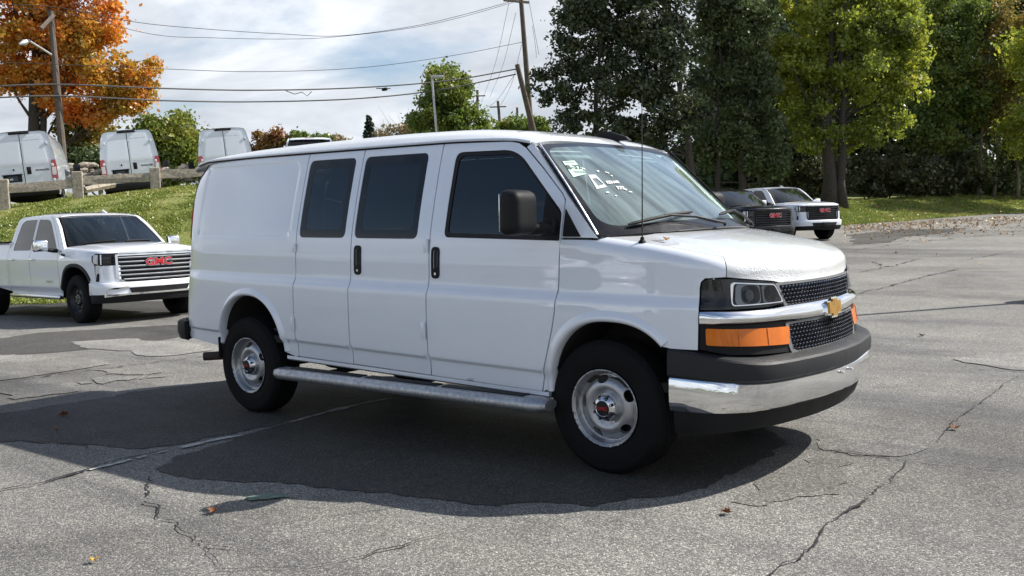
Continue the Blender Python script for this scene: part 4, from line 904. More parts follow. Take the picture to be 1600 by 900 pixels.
# --- underbody
ub = MB()
for y in (-.46, .46): ub.box((-1.85, y, .44), (4.9, .09, .16))
for x in (-2.6, -1.7, -.9): ub.box((x, 0, .45), (.10, .95, .10))
ub.rbox((-1.5, -.05, .38), (1.0, .45, .18), .05); ub.rbox((-2.45, .25, .40), (.7, .4, .24), .05); ub.tube([(-.2, .2, .36), (-3.5, .2, .36)], .05, 10)
ub.build('chassis_frame', 'dark_underbody', van)
MB().box((-1.93, 0, .535), (4.95, 1.84, .05)).build('floor_pan', 'dark_underbody', van)
MB().box((.48, 0, .74), (.30, 1.30, .55)).build('engine_bay', 'dark_underbody', van)
for sg in (-1, 1):                                              # inner faces close the gaps between the panels
    z_ = np.linspace(.56, 1.30, 6); V = []; F = []; xs = [-4.3, -3.86]; 
    mb = MB()
    for (a, b) in ((-4.10, -3.80), (-2.86, -.42)):
        P = vside(np.array([a, b]), np.array([1.0, 1.0])); mb.box(((a+b)/2, sg*.915, .93), (b-a, .02, .74))
    mb.build('inner_side', 'interior_grey', van)
MB().tube([(-WB, -.80, .372), (-WB, .80, .372)], .05, 12).lathe([(.0, -.16), (.12, -.14), (.16, 0), (.12, .14), (0, .16)], (-WB, 0, .372), 'y', 16).build('rear_axle', 'dark_underbody', van, raw=True)
MB().tube([(0, -.80, .36), (0, .80, .36)], .04, 12).build('front_axle', 'dark_underbody', van, raw=True)
# --- running board
rb = MB(); prof = [(-.070, -.015), (-.060, -.038), (-.03, -.048), (.02, -.046), (.06, -.03), (.07, 0), (.062, .030), (.03, .042), (-.03, .042), (-.058, .028)]; xs = list(np.linspace(-2.93, -.33, 40)); V = []
for x in xs:
    k = min(1, (x+2.955)/.10, (-.305-x)/.10); k = max(.25, math.sqrt(max(0, 1-(1-k)**2))); tilt = 0
    for (y, z) in prof: V.append((x, -1.045+y*(.55+.45*k)+.045*(1-k), .382+z*k-.0*(x+1.6)))
n = len(prof); F = [(i*n+j, i*n+(j+1) % n, (i+1)*n+(j+1) % n, (i+1)*n+j) for i in range(len(xs)-1) for j in range(n)]+[tuple(range(n)), tuple(range((len(xs)-1)*n, len(xs)*n))]
rbo = rb.add(V, F).build('running_board', 'step_metal', van, sharp=50, raw=True)
for (a, b) in ((-2.74, -1.95), (-1.90, -1.22), (-1.17, -.50)):
    for dy in (-.024, .002, .028): MB().rbox(((a+b)/2, -1.043+dy, .4262), (b-a, .019, .010), .004).build('tread_pad', 'rubber_seal', rbo, raw=True)
for x in (-2.55, -1.65, -.75): MB().box((x, -.80, .375), (.06, .42, .03)).build('bracket', 'dark_underbody', rbo, raw=True)
# --- wheels
def tyre_mesh(R, rb, w, name='tyre'):
    """cross-section with grooves, turned about y; outer side is -y"""
    h = w/2; sw = [(rb-.006, -h*.80), (rb+.004, -h*.93), (rb+.012, -h*.96), (rb+(R-rb)*.35, -h*1.03), (rb+(R-rb)*.60, -h*1.0), (rb+(R-rb)*.66, -h*.985), (rb+(R-rb)*.68, -h*.995), (rb+(R-rb)*.84, -h*.93), (R-.016, -h*.84), (R-.005, -h*.72)]
    tr = []
    for (a, b) in ((-.70, -.46), (-.40, -.16), (-.10, .10), (.16, .40), (.46, .70)): tr += [(R-.009, h*(a-.012)), (R-.001, h*a), (R, h*(a+b)/2), (R-.001, h*b), (R-.009, h*(b+.012))]
    return sw+tr+[(r, -y) for r, y in sw[::-1]]
def wheel(parent, loc, face, R=.387, rb=.224, w=.245, name='wheel', steer=0):
    """van wheel: tyre, five-window steel rim, hub cap with slots; face -1 looks to -y"""
    wh = empty(name, loc); wh.parent = parent
    if face > 0: wh.rotation_euler = (0, 0, math.pi)
    wh.rotation_euler.z += steer
    ty = MB().lathe(tyre_mesh(R, rb, w), n=72).build('tyre', 'tyre_rubber', wh, raw=True, sharp=40)
    D = pchip([.0, .085, .10, .125, .150, .178, .190, .200, .206, .213, .220, .224], [.075, .078, .084, .090, .084, .062, .056, .066, .092, .112, .118, .112])
    def disc(a, b): r = np.hypot(a, b); return np.stack([a, -D(r)-.008, b], -1)
    holes = []
    for k in range(5):
        q = R_(100+72*k); c = np.array([math.cos(q), math.sin(q)]); t_ = np.array([-c[1], c[0]])
        pts = [c*(.165+.020*math.cos(u)*(1.0 if math.cos(u) > 0 else 1.25))+t_*.036*np.sign(math.sin(u))*abs(math.sin(u))**.8 for u in np.linspace(0, 2*math.pi, 22, endpoint=False)]
        holes.append(np.array(pts))
    rim = panel('rim', disc, ellipse((0, 0), .2235, .2235, 72), 'silver_paint', wh, holes=holes, step=.013, flange=.022, sgn=1 if snorm(disc, np.array([.1]), np.array([.0]))[0][1] < 0 else -1, raw=True)
    MB().lathe([(.222, -.11), (.214, -.07), (.205, -.02), (.20, .09), (.222, .118)], n=48).lathe([(.0, -.02), (.205, -.02)], n=32).build('rim_barrel', 'black_metal', rim, raw=True)
    hc = MB().lathe([(.080, -.070), (.081, -.092), (.078, -.100), (.072, -.118), (.058, -.132), (.046, -.136), (.043, -.134)], n=48).build('hub_cap', 'dull_chrome', wh, raw=True)
    MB().lathe([(.043, -.133), (.040, -.137), (0, -.138)], n=32).build('cap_centre', 'headlamp_black', hc, raw=True)
    for k in range(8):
        q = R_(22.5+45*k); mb = MB(); c = Vector((math.cos(q), 0, math.sin(q))); t_ = Vector((-c.z, 0, c.x)); V = []
        for u in np.linspace(0, 2*math.pi, 14, endpoint=False):
            r_ = .064+.0135*math.cos(u); pt = c*r_+t_*.0095*math.sin(u); V.append((pt.x, -np.interp(r_, [.046, .058, .072, .078], [.1375, .1345, .1205, .1045]), pt.z))
        mb.add(V, [tuple(range(14))]); mb.build('lug_slot', 'headlamp_black', hc, raw=True, smooth=False)
        MB().lathe([(0, -.004), (.007, -.003), (.009, .004)], tuple(c*.066+Vector((0, -.126, 0))), n=8).build('lug_nut', 'black_metal', hc, raw=True)
    text_mesh('cap_lettering', 'GMC', .026, 'red_badge', frame_matrix((0, -.1395, 0), (1, 0, 0), (0, 0, 1)), hc, extrude=.0006, raw=True, bold=.0012, sx=1.15)
    return wh
ws_ = [wheel(van, (x, sy*.845, .384), sy, steer=R_(0)) for (x, sy) in ((0, -1), (-WB, -1), (0, 1), (-WB, 1))]
# --- cab interior
def seat(parent, y):
    mb = MB(); rt = Matrix.Rotation(R_(-14), 3, 'Y'); mb.rbox((-.98, y, .90), (.52, .50, .16), .05, seg=3); mb.rbox((-1.22, y, 1.25), (.14, .50, .66), .06, rt, 3); mb.rbox((-1.31, y, 1.66), (.10, .27, .19), .045, rt, 3)
    return mb.build('seat', 'interior_grey', parent)
for y in (-.48, .48): seat(van, y)
MB().rbox((-.10, 0, 1.20), (.50, 1.72, .26), .07, Matrix.Rotation(R_(8), 3, 'Y'), 3).rbox((.10, 0, 1.31), (.34, 1.62, .05), .02).build('dashboard', 'interior_grey', van)
MB().box((.02, -.50, 1.352), (.26, .34, .006)).build('paper_sheet', 'interior_light', van)
stw = MB().tube([(-.50+.10*math.cos(q)*.5, .48+.19*math.sin(q), 1.30+.17*math.cos(q)) for q in np.linspace(0, 2*math.pi, 25)], .016, 8, cap=False).tube([(-.50, .30, 1.30), (-.50, .66, 1.30)], .014, 6).tube([(-.5, .48, 1.3), (-.25, .48, 1.15)], .03, 8).build('steering_wheel', 'interior_dark', van)
MB().box((-2.5, 0, .60), (3.9, 1.76, .02)).build('cargo_floor', 'interior_dark', van)
MB().rbox((-.50, 0, 1.83), (.05, .24, .07), .02).build('rear_view_mirror', 'black_plastic', van)
for y in (-.42, .42): MB().rbox((-.68, y, 1.885), (.20, .42, .02), .008, Matrix.Rotation(R_(28), 3, 'Y')).build('sun_visor', 'interior_light', van)
XF[0] = IDENT
# ------------------------------------------------------------------ pickup trucks
PPLAN = Plan([(-4.90, 0), (-4.90, -.5), (-4.88, -.86), (-4.80, -.97), (-4.6, -1.0), (-3.8, -1.015), (-2, -1.02), (-.6, -1.02), (0, -1.02), (.30, -1.01), (.52, -.985), (.68, -.93), (.79, -.82), (.855, -.66), (.90, -.42), (.93, -.2), (.94, 0)])
P_TUM = pchip([.30, .42, .52, .60, .75, .95, 1.08, 1.16, 1.22, 1.40, 1.60, 1.78, 1.86, 1.90], [.07, .06, .050, .014, .018, .004, .0, .022, .045, .105, .165, .225, .265, .31])
def p_inset(s, z):
    s = np.asarray(s, float); z = np.asarray(z, float); wf = sstep(.35, .95, s); low = P_TUM(np.where(s > -.3, np.minimum(z, 1.16), z)); lean = .06*(z-.75)*sstep(.6, .8, z); return low*(1-wf)+lean*wf
def pside(s, z):
    p, n = PPLAN.at(s); i = p_inset(s, z); return np.stack([p[..., 0]-n[..., 0]*i, p[..., 1]-n[..., 1]*i, np.asarray(z, float)+0*p[..., 0]], -1)
P_HC = pchip([-.6, -.3, 0, .4, .7, .85, .95], [1.345, 1.335, 1.32, 1.295, 1.262, 1.235, 1.20])
def p_hz(x, y): a = np.abs(y); return P_HC(x)-.055*(a/1.0)**3+.018*sstep(.70, .60, a)*sstep(-.5, .0, x)
PR = .09
def p_rolltop(s): p, n = PPLAN.at(s); q = p-n*(PR+.01); return p_hz(q[..., 0], q[..., 1])-PR+PR*np.pi/2*.93
def pnose(s, t):
    s = np.asarray(s, float); t = np.asarray(t, float); p, n = PPLAN.at(s); q = p-n*(PR+.01); zt = p_hz(q[..., 0], q[..., 1]); zr = zt-PR
    th = np.clip((t-zr)/PR, 0, np.pi/2*.93); ov = np.maximum(0, t-zr-PR*np.pi/2*.93); z = np.where(t < zr, t, zr+PR*np.sin(th)+ov*.07)
    i = np.where(t < zr, p_inset(s, t), p_inset(s, zr)+PR*(1-np.cos(th))+ov); return np.stack([p[..., 0]-n[..., 0]*i, p[..., 1]-n[..., 1]*i, z], -1)
def pfront(y, z):
    y = np.asarray(y, float); z = np.asarray(z, float); m_ = PPLAN.s > .75; s_ = np.interp(-np.abs(y), PPLAN.c[m_, 1], PPLAN.s[m_]); p = pside(s_, z); p[..., 1] = y; return p
def pwheel(parent, loc, face, rimmat):
    wh = empty('wheel', loc); wh.parent = parent
    if face > 0: wh.rotation_euler = (0, 0, math.pi)
    MB().lathe(tyre_mesh(.415, .245, .275), n=48).build('tyre', 'tyre_rubber', wh, raw=True, sharp=40)
    rim = MB().lathe([(.250, -.125), (.244, -.132), (.236, -.118), (.222, -.085), (.205, -.075), (.198, -.05), (.15, -.055), (.10, -.075), (.085, -.10), (.06, -.105), (0, -.105)], n=40).build('rim', rimmat, wh, raw=True, sharp=30)
    for k in range(6):
        q = R_(60*k); MB().box((.145*math.cos(q), -.058, .145*math.sin(q)), (.05, .05, .11), Matrix.Rotation(-q, 3, 'Y')).build('spoke', rimmat, rim, raw=True)
        MB().lathe([(0, -.012), (.010, -.01), (.012, .01)], (.068*math.cos(q+.5), -.10, .068*math.sin(q+.5)), n=8).build('lug_nut', 'dull_chrome', rim, raw=True)
    MB().lathe([(.252, .12), (.235, .08), (.235, -.07), (.0, -.03)], n=32).build('rim_barrel', 'black_metal', rim, raw=True)
    return wh
def pickup(loc, yaw, pm, label, chrome, rimmat, st=.05, tilt=0):
    t = empty('pickup_truck', loc, yaw); t.rotation_euler.y = tilt; tag(t, label, 'pickup truck', 'pickup trucks standing round the lot')
    bright = 'chrome' if chrome else 'headlamp_black'; PWB = 3.745
    fa = dict(c=(.0, .42), a=.50, b=.545, p=2.5); ra = dict(c=(-PWB, .42), a=.50, b=.545, p=2.5)
    def pfl(name, A, z1, mir):
        P = arch_pts(A['c'], A['a'], A['b'], A['p'], .50, 40); P = P[(P[:, 1] > z1) | (P[:, 0] < A['c'][0])]; d = np.gradient(P, axis=0); n = np.stack([-d[:, 1], d[:, 0]], 1); n /= np.linalg.norm(n, axis=1)[:, None]; V = []; pr = [(-.004, -.06), (-.004, .012), (.012, .020), (.05, .014), (.058, 0)]
        for i in range(len(P)):
            for (q, h) in pr: pt = pside(np.array([P[i, 0]+n[i, 0]*q]), np.array([P[i, 1]+n[i, 1]*q]))[0]; V.append((pt[0], pt[1]-h, pt[2]))
        MB().add(V, [(i*5+j, i*5+j+1, i*5+6+j, i*5+5+j) for i in range(len(P)-1) for j in range(4)]).build(name, 'grey_plastic' if pm != 'black_paint' else 'black_plastic', t, sharp=50, mirror=mir)
    RZ = lambda x: float(np.interp(x, [-2.7, -2.45, -1.8, -1.15, -.95], [1.80, 1.855, 1.875, 1.86, 1.82]))
    for mir in (False, True):
        K = dict(mirror=mir); g = .008
        a_ = arch_pts(fa['c'], fa['a'], fa['b'], fa['p'], .50); al = a_[:np.argmax(a_[:, 1])+1]; ar_ = a_[np.argmax(a_[:, 1])+1:]; ar_ = ar_[ar_[:, 1] > .70]
        top = [(s_, float(p_rolltop(np.array([s_]))[0])-.002) for s_ in np.linspace(.62, -.50, 16)]
        fo = [(-.60+g, 1.225), (-.60+g, .52)]+[tuple(q) for q in al]+[tuple(q) for q in ar_]+[(.47, .69), (.63, .69), (.60, 1.10), (.62, 1.15)]+top+[(-.50, 1.225)]
        panel('front_fender', pnose, np.array(fo), pm, t, step=st, flange=.03, **K); pfl('front_wheel_arch', fa, .70, mir)
        # cab doors with one pane each
        A = [(-.60-g, .50), (-.60-g, 1.235), (-.66, 1.30), (-1.06, 1.72), (-1.16, 1.80), (-1.30, 1.845), (-1.74+g, 1.865), (-1.74+g, .50)]
        wA = fillet([(-.71, 1.265), (-1.11, 1.665), (-1.20, 1.745), (-1.32, 1.79), (-1.705, 1.805), (-1.695, 1.25)], [.03, .05, .05, .06, .03, .03])
        fd_ = panel('front_door', pside, np.array(A), pm, t, holes=[wA], step=st, flange=.03, **K); panel('window_pane', pside, wA, 'truck_glass', fd_, step=.09, flange=0, lift=-.006, **K)
        B = [(-1.74-g, .50), (-1.74-g, 1.865), (-2.25, 1.86), (-2.42, 1.82), (-2.52, 1.50), (-2.58, 1.27), (-2.62, 1.20), (-2.62, .95), (-2.90, .98), (-2.84, .50)] if False else [(-1.74-g, .50), (-1.74-g, 1.865), (-2.30, 1.86), (-2.46, 1.815), (-2.56, 1.50), (-2.61, 1.25), (-2.62, .98), (-2.67, .80), (-2.67, .50)]
        wB = fillet([(-1.775, 1.25), (-1.785, 1.805), (-2.28, 1.80), (-2.41, 1.75), (-2.50, 1.45), (-2.53, 1.25)], [.03, .03, .05, .06, .08, .04])
        rd_ = panel('rear_door', pside, np.array(B), pm, t, holes=[wB], step=st, flange=.03, **K); panel('window_pane', pside, wB, 'truck_glass', rd_, step=.09, flange=0, lift=-.006, **K)
        for (d_, x) in ((fd_, -1.60), (rd_, -2.47)):
            p_ = pside(np.array([x]), np.array([1.09]))[0]; MB().rbox((x, p_[1]-.03, 1.09), (.19, .022, .034), .010).rbox((x-.08, p_[1]-.012, 1.09), (.03, .03, .03), .01).rbox((x+.08, p_[1]-.012, 1.09), (.03, .03, .03), .01).build('door_handle', bright if chrome else pm, d_, mirror=mir)
        Cq = [(-2.57, 1.50), (-2.47, 1.82), (-2.32, 1.865), (-2.38, 1.87), (-2.52, 1.845), (-2.60, 1.80), (-2.705, 1.40), (-2.705, .50), (-2.68, .50), (-2.68, .80), (-2.63, .98), (-2.62, 1.25)]
        panel('cab_corner', pside, np.array(Cq), pm, t, step=st, flange=.06, **K)
        apx = [(-.61+g, 1.240), (-.40, 1.240), (-.84, 1.66), (-1.07, 1.82), (-1.20, 1.855), (-1.29, 1.853), (-1.155, 1.808), (-1.05, 1.725), (-.65, 1.305)]
        panel('a_pillar', pside, np.array(apx), pm, t, step=st, flange=.05, **K)
        r_ = arch_pts(ra['c'], ra['a'], ra['b'], ra['p'], .50)
        bed = [(-2.715, 1.405), (-2.715, .50)]+[tuple(q) for q in r_[::-1]]+[(-4.62, .55), (-4.70, .60), (-4.72, 1.40)]
        panel('bed_side', lambda s_, z_: pside(s_, np.asarray(z_)*1.0)*1.0 if True else 0, np.array(bed), pm, t, step=st, flange=.05, **K); pfl('rear_wheel_arch', ra, .50, mir)
        MB().rbox((-3.72, -.93, 1.41), (2.0, .10, .03), .01).build('bed_rail', 'black_plastic', t, mirror=mir)
        MB().rbox((-1.62, -.985, .43), (2.05, .10, .07), .025).build('running_board', 'dull_chrome' if chrome else 'black_plastic', t, mirror=mir)
        MB().box((-1.62, -.90, .50), (2.1, .10, .10)).build('rocker_panel', pm, t, mirror=mir)
        # mirror
        mh = MB().rbox((-.70, -1.235, 1.335), (.13, .235, .20), .045, seg=4).build('mirror_housing', bright if chrome else pm, t, mirror=mir); MB().tube([(-.70, -1.14, 1.27), (-.68, -1.03, 1.24), (-.67, -.97, 1.24)], .035, 8).build('mirror_arm', 'black_plastic', mh, mirror=mir); MB().rbox((-.735, -1.235, 1.335), (.07, .237, .202), .03).build('mirror_back', 'black_plastic', mh, mirror=mir)
        # fender vent, side badge
        panel('fender_vent', pside, fillet([(-.50, 1.10), (-.30, 1.115), (-.32, 1.175), (-.49, 1.185)], .02), bright, t, step=.05, lift=.006, flange=.01, **K)
        # headlamp: C-shaped light round a dark cluster
        ho = fillet([(.625, .985), (1.00, .985), (1.02, 1.165), (.63, 1.175), (.56, 1.14), (.57, 1.04)], [.03, .01, .01, .02, .02, .02])
        hl_ = panel('headlight', pside, ho, 'headlamp_black', t, step=.04, lift=.002, flange=.03, **K)
        panel('light_bar', pside, [(.60, 1.02), (.69, 1.00), (.69, 1.155), (.60, 1.16)], 'clear_lens_white', hl_, step=.04, lift=.006, flange=.006, **K)
        panel('light_bar', pside, [(.64, .84), (.675, .84), (.735, .965), (.70, .985), (.66, .985)], 'clear_lens_white', hl_, step=.04, lift=.006, flange=.006, **K)
        for z_ in (1.035, 1.095): panel('lamp_unit', pside, fillet([(.78, z_-.02), (.94, z_-.02), (.94, z_+.02), (.78, z_+.02)], .012), 'smoked_lens', hl_, step=.05, lift=.012, flange=.02, **K)
        panel('lamp_bezel', pside, [(.735, .995), (.755, .995), (.755, 1.16), (.735, 1.16)], 'dull_chrome', hl_, step=.04, lift=.008, flange=.004, **K)
        panel('nose_side', pside, np.array([(.63, .69), (1.045, .69), (1.045, .975), (.64, .975)]), pm, t, step=st, flange=.02, **K)
        panel('air_slot', pside, fillet([(.63, .715), (.70, .715), (.71, .845), (.66, .86)], .02), 'rubber_seal', t, step=.04, lift=.003, flange=.004, **K)
        # tail lamp
        panel('tail_lamp', pside, fillet([(-4.93, .92), (-4.735, .92), (-4.73, 1.36), (-4.93, 1.36)], .02), 'red_lens', t, step=.05, lift=.004, flange=.02, **K)
        # liner
        for A_ in (fa, ra):
            P = arch_pts(A_['c'], A_['a']+.01, A_['b']+.01, A_['p'], .42, 24); V = [(x, y, z) for (x, z) in P for y in (-.99, -.55)]; MB().add(V, [(i*2, i*2+1, i*2+3, i*2+2) for i in range(len(P)-1)]+[tuple(i*2+1 for i in range(len(P)))]).build('wheel_liner', 'rubber_seal', t, mirror=mir)
        sy = 1 if mir else -1; pwheel(t, (0, sy*.87, .412), sy, rimmat); pwheel(t, (-PWB, sy*.87, .412), sy, rimmat)
    # hood, roof, glass
    s_e = np.linspace(-.50, PPLAN.s[-1], 50); Pe = pnose(s_e, p_rolltop(s_e)-.001); half = [(p[0], p[1]) for p in Pe]
    re_ = [(-.19-.17*abs(q)**2, q*.91) for q in np.linspace(1, -1, 15)]; sd = [h for h in half if h[0] > re_[-1][0]+.01]
    ho_ = re_+sd[:-1]+[(sd[-1][0], 0)]+[(a, -b) for a, b in sd[:-1]][::-1]
    hd = panel('hood', lambda x, y: np.stack([x, y, p_hz(x, y)], -1), np.array(ho_), pm, t, step=st*1.2, flange=.02)
    def hb(s_, k): s_ = np.asarray(s_, float); lo = 1.178; hi = p_rolltop(s_); return pnose(s_, lo+(hi-lo)*np.asarray(k, float))
    for mir in (False, True): grid_mesh('hood_lip', hb, np.linspace(.615, PPLAN.s[-1]-1e-4, 30), np.linspace(0, 1, 9), pm, hd, mirror=mir)
    panel('hood_trim', pfront, [(-.66, 1.165), (.66, 1.165), (.62, 1.198), (-.62, 1.198)], bright if chrome else pm, hd, step=.06, lift=.012, flange=.02)
    def pw(u, v):
        u = np.asarray(u, float); v = np.asarray(v, float); xt = -1.16+.06*u*u-.0; yt = .70*u; zt = 1.872-.03*u*u; xb = -.18-.24*np.abs(u)**2; yb = .89*u; zb = 1.325-.05*u*u; k = 4*v*(1-v)*.03; return np.stack([xb+(xt-xb)*v+k*.5, yb+(yt-yb)*v, zb+(zt-zb)*v+k*.8], -1)
    wi_ = fillet([(-.95, .06), (.95, .06), (.94, .95), (-.94, .95)], .1); w_s = panel('windshield', pw, wi_, 'truck_windshield', t, step=.12, flange=0, lift=-.002)
    panel('windshield_border', pw, fillet([(-1, 0), (1, 0), (1, 1), (-1, 1)], .03), 'rubber_seal', w_s, holes=[wi_], step=.09, flange=.02)
    for (u0, u1) in ((-.75, -.15), (.05, .65)): MB().tube([tuple(pw(np.array([u0+(u1-u0)*k]), np.array([.05+.03*k]))[0]+[0, 0, .015]) for k in np.linspace(0, 1, 8)], .012, 5).build('wiper', 'black_plastic', w_s)
    def pr(x, v): x = np.asarray(x, float); a = np.abs(np.asarray(v, float)); w_ = np.interp(x, [-2.68, -2.4, -1.2, -1.05], [.68, .745, .745, .72]); zc = np.interp(x, [-2.70, -2.58, -2.40, -1.9, -1.5, -1.25, -1.10], [1.80, 1.865, 1.895, 1.915, 1.91, 1.897, 1.87]); ze = np.interp(x, [-2.70, -2.5, -2.2, -1.3, -1.1], [1.78, 1.845, 1.868, 1.858, 1.835]); return np.stack([x+.05*a*a*sstep(-1.6, -1.1, x), w_*v, zc-(zc-ze)*(.3*a**2+.7*a**5)], -1)
    rf_ = panel('roof', pr, [(-2.69, -.999), (-1.115, -.999), (-1.115, .999), (-2.69, .999)], pm, t, step=.09, flange=.02)
    MB().add([(-1.62, .30, 1.905), (-1.40, .30, 1.900), (-1.56, .30, 1.965), (-1.62, .33, 1.905), (-1.40, .33, 1.900), (-1.56, .33, 1.965)], [(0, 1, 2), (3, 5, 4), (0, 3, 4, 1), (1, 4, 5, 2), (0, 2, 5, 3)]).build('antenna_fin', pm, rf_, smooth=False)
    MB().rbox((-1.9, 0, 1.912), (.75, .85, .012), .004).build('sunroof', 'headlamp_black', rf_)
    MB().rbox((-2.60, 0, 1.845), (.05, .34, .025), .008).build('brake_light', 'red_lens', rf_)
    MB().add([(-2.56, -.70, 1.835), (-2.56, .70, 1.835), (-2.70, .80, 1.40), (-2.70, -.80, 1.40)], [(0, 1, 2, 3)]).build('rear_window', 'truck_glass', t, smooth=False)
    MB().box((-2.69, 0, .92), (.03, 1.9, .96)).build('cab_back', pm, t)
    # grille
    go = fillet([(-.58, .66), (.58, .66), (.70, .74), (.70, 1.155), (-.70, 1.155), (-.70, .74)], [.06, .06, .08, .02, .02, .08])
    gi = fillet([(-.55, .69), (.55, .69), (.665, .755), (.665, 1.13), (-.665, 1.13), (-.665, .755)], [.05, .05, .07, .02, .02, .07])
    gs = panel('grille_surround', pfront, go, bright if chrome else 'black_plastic', t, holes=[gi], step=.07, lift=.012, flange=.05)
    panel('grille_backing', pfront, gi, 'rubber_seal', gs, step=.09, lift=-.04, flange=0)
    for k in range(6):
        z_ = .735+k*.072; hw = .655 if z_ > .77 else .60
        panel('grille_bar', pfront, [(-hw, z_-.013), (hw, z_-.013), (hw, z_+.013), (-hw, z_+.013)], 'black_chrome' if chrome else 'headlamp_black', gs, step=.06, lift=.002, flange=.04)
        if chrome: panel('grille_bar', pfront, [(-hw, z_+.004), (hw, z_+.004), (hw, z_+.014), (-hw, z_+.014)], 'chrome', gs, step=.06, lift=.008, flange=.01)
    p_ = pfront(np.array([0.]), np.array([1.005]))[0]; Mx = frame_matrix((p_[0]+.020, 0, 1.005), (0, 1, 0), (-.06, 0, 1))
    text_mesh('grille_lettering', 'GMC', .165, 'dull_chrome', Mx, gs, extrude=.010, bold=.010, sx=1.30)
    text_mesh('grille_lettering', 'GMC', .165, 'red_badge', Mx @ Matrix.Translation((0, 0, .004)), gs, extrude=.010, bold=.006, sx=1.30)
    if chrome: text_mesh('door_lettering', 'DENALI', .055, 'dull_chrome', frame_matrix((-.98, -1.018, .70), (1, 0, 0), (0, 0, 1)), t, extrude=.003, bold=.001, sx=1.3)
    # bumper
    def pb(name, rows, mat, s0=.47, s1=None):
        s1 = s1 or PPLAN.s[-1]
        for mir in (False, True):
            s_ = np.linspace(s0, s1, 34); V = []; k = len(rows)
            for q in s_:
                p, n = PPLAN.at(q); w_ = float(sstep(.42, .8, q))
                for (o_, z_) in rows: V.append((p[0]+n[0]*o_*w_, (p[1]+n[1]*o_*w_) if q < PPLAN.s[-1]-1e-6 else 0, z_))
            MB().add(V, [(i*k+j, i*k+j+1, (i+1)*k+j+1, (i+1)*k+j) for i in range(33) for j in range(k-1)]).build(name, mat, t, sharp=40, mirror=mir)
    pb('front_bumper', [(-.03, .695), (.04, .690), (.055, .67), (.06, .60), (.045, .50), (.0, .49)], pm)
    pb('lower_valance', [(-.01, .50), (.035, .49), (.03, .42), (.0, .36), (-.06, .35)], 'black_plastic', .50)
    panel('lower_intake', lambda y, z: pfront(y, z)+np.array([.058, 0, 0]), fillet([(-.50, .50), (.50, .50), (.55, .60), (-.55, .60)], .02), 'rubber_seal', t, step=.07, lift=.005, flange=.02)
    if chrome:
        for y0 in (-1, 1): panel('bumper_trim', lambda y, z: pfront(y, z)+np.array([.058, 0, 0]), fillet([(y0*.50, .485), (y0*.90, .455), (y0*.90, .60), (y0*.56, .625), (y0*.53, .60), (y0*.86, .575), (y0*.86, .485), (y0*.50, .51)], .01), 'chrome', t, step=.06, lift=.012, flange=.02, sgn=1)
        panel('bumper_bar', lambda y, z: pfront(y, z)+np.array([.058, 0, 0]), [(-.52, .48), (.52, .48), (.52, .51), (-.52, .51)], 'chrome', t, step=.06, lift=.012, flange=.02)
    else:
        MB().rbox((1.0, 0, .53), (.02, .32, .16), .01).build('number_plate', 'black_plastic', t)
    # bed, tail, underbody, cabin
    MB().box((-4.86, 0, 1.0), (.06, 1.7, .74)).build('tailgate', pm, t); MB().rbox((-4.93, 0, .62), (.18, 1.95, .20), .04).build('rear_bumper', bright if chrome else pm, t)
    MB().box((-3.75, 0, .85), (2.1, 1.6, .06)).build('bed_floor', 'black_plastic', t)
    MB().box((-1.9, 0, .52), (4.6, 1.5, .16)).box((.45, 0, .75), (.7, 1.25, .5)).build('chassis', 'dark_underbody', t)
    MB().rbox((-.62, 0, 1.15), (.45, 1.6, .26), .08).build('dashboard', 'interior_dark', t)
    for x in (-1.45, -2.3):
        for y in (-.42, .42): MB().rbox((x, y, .92), (.5, .5, .18), .05).rbox((x-.24, y, 1.25), (.14, .5, .62), .05).rbox((x-.28, y, 1.62), (.1, .26, .16), .04).build('seat', 'interior_dark', t)
    return t
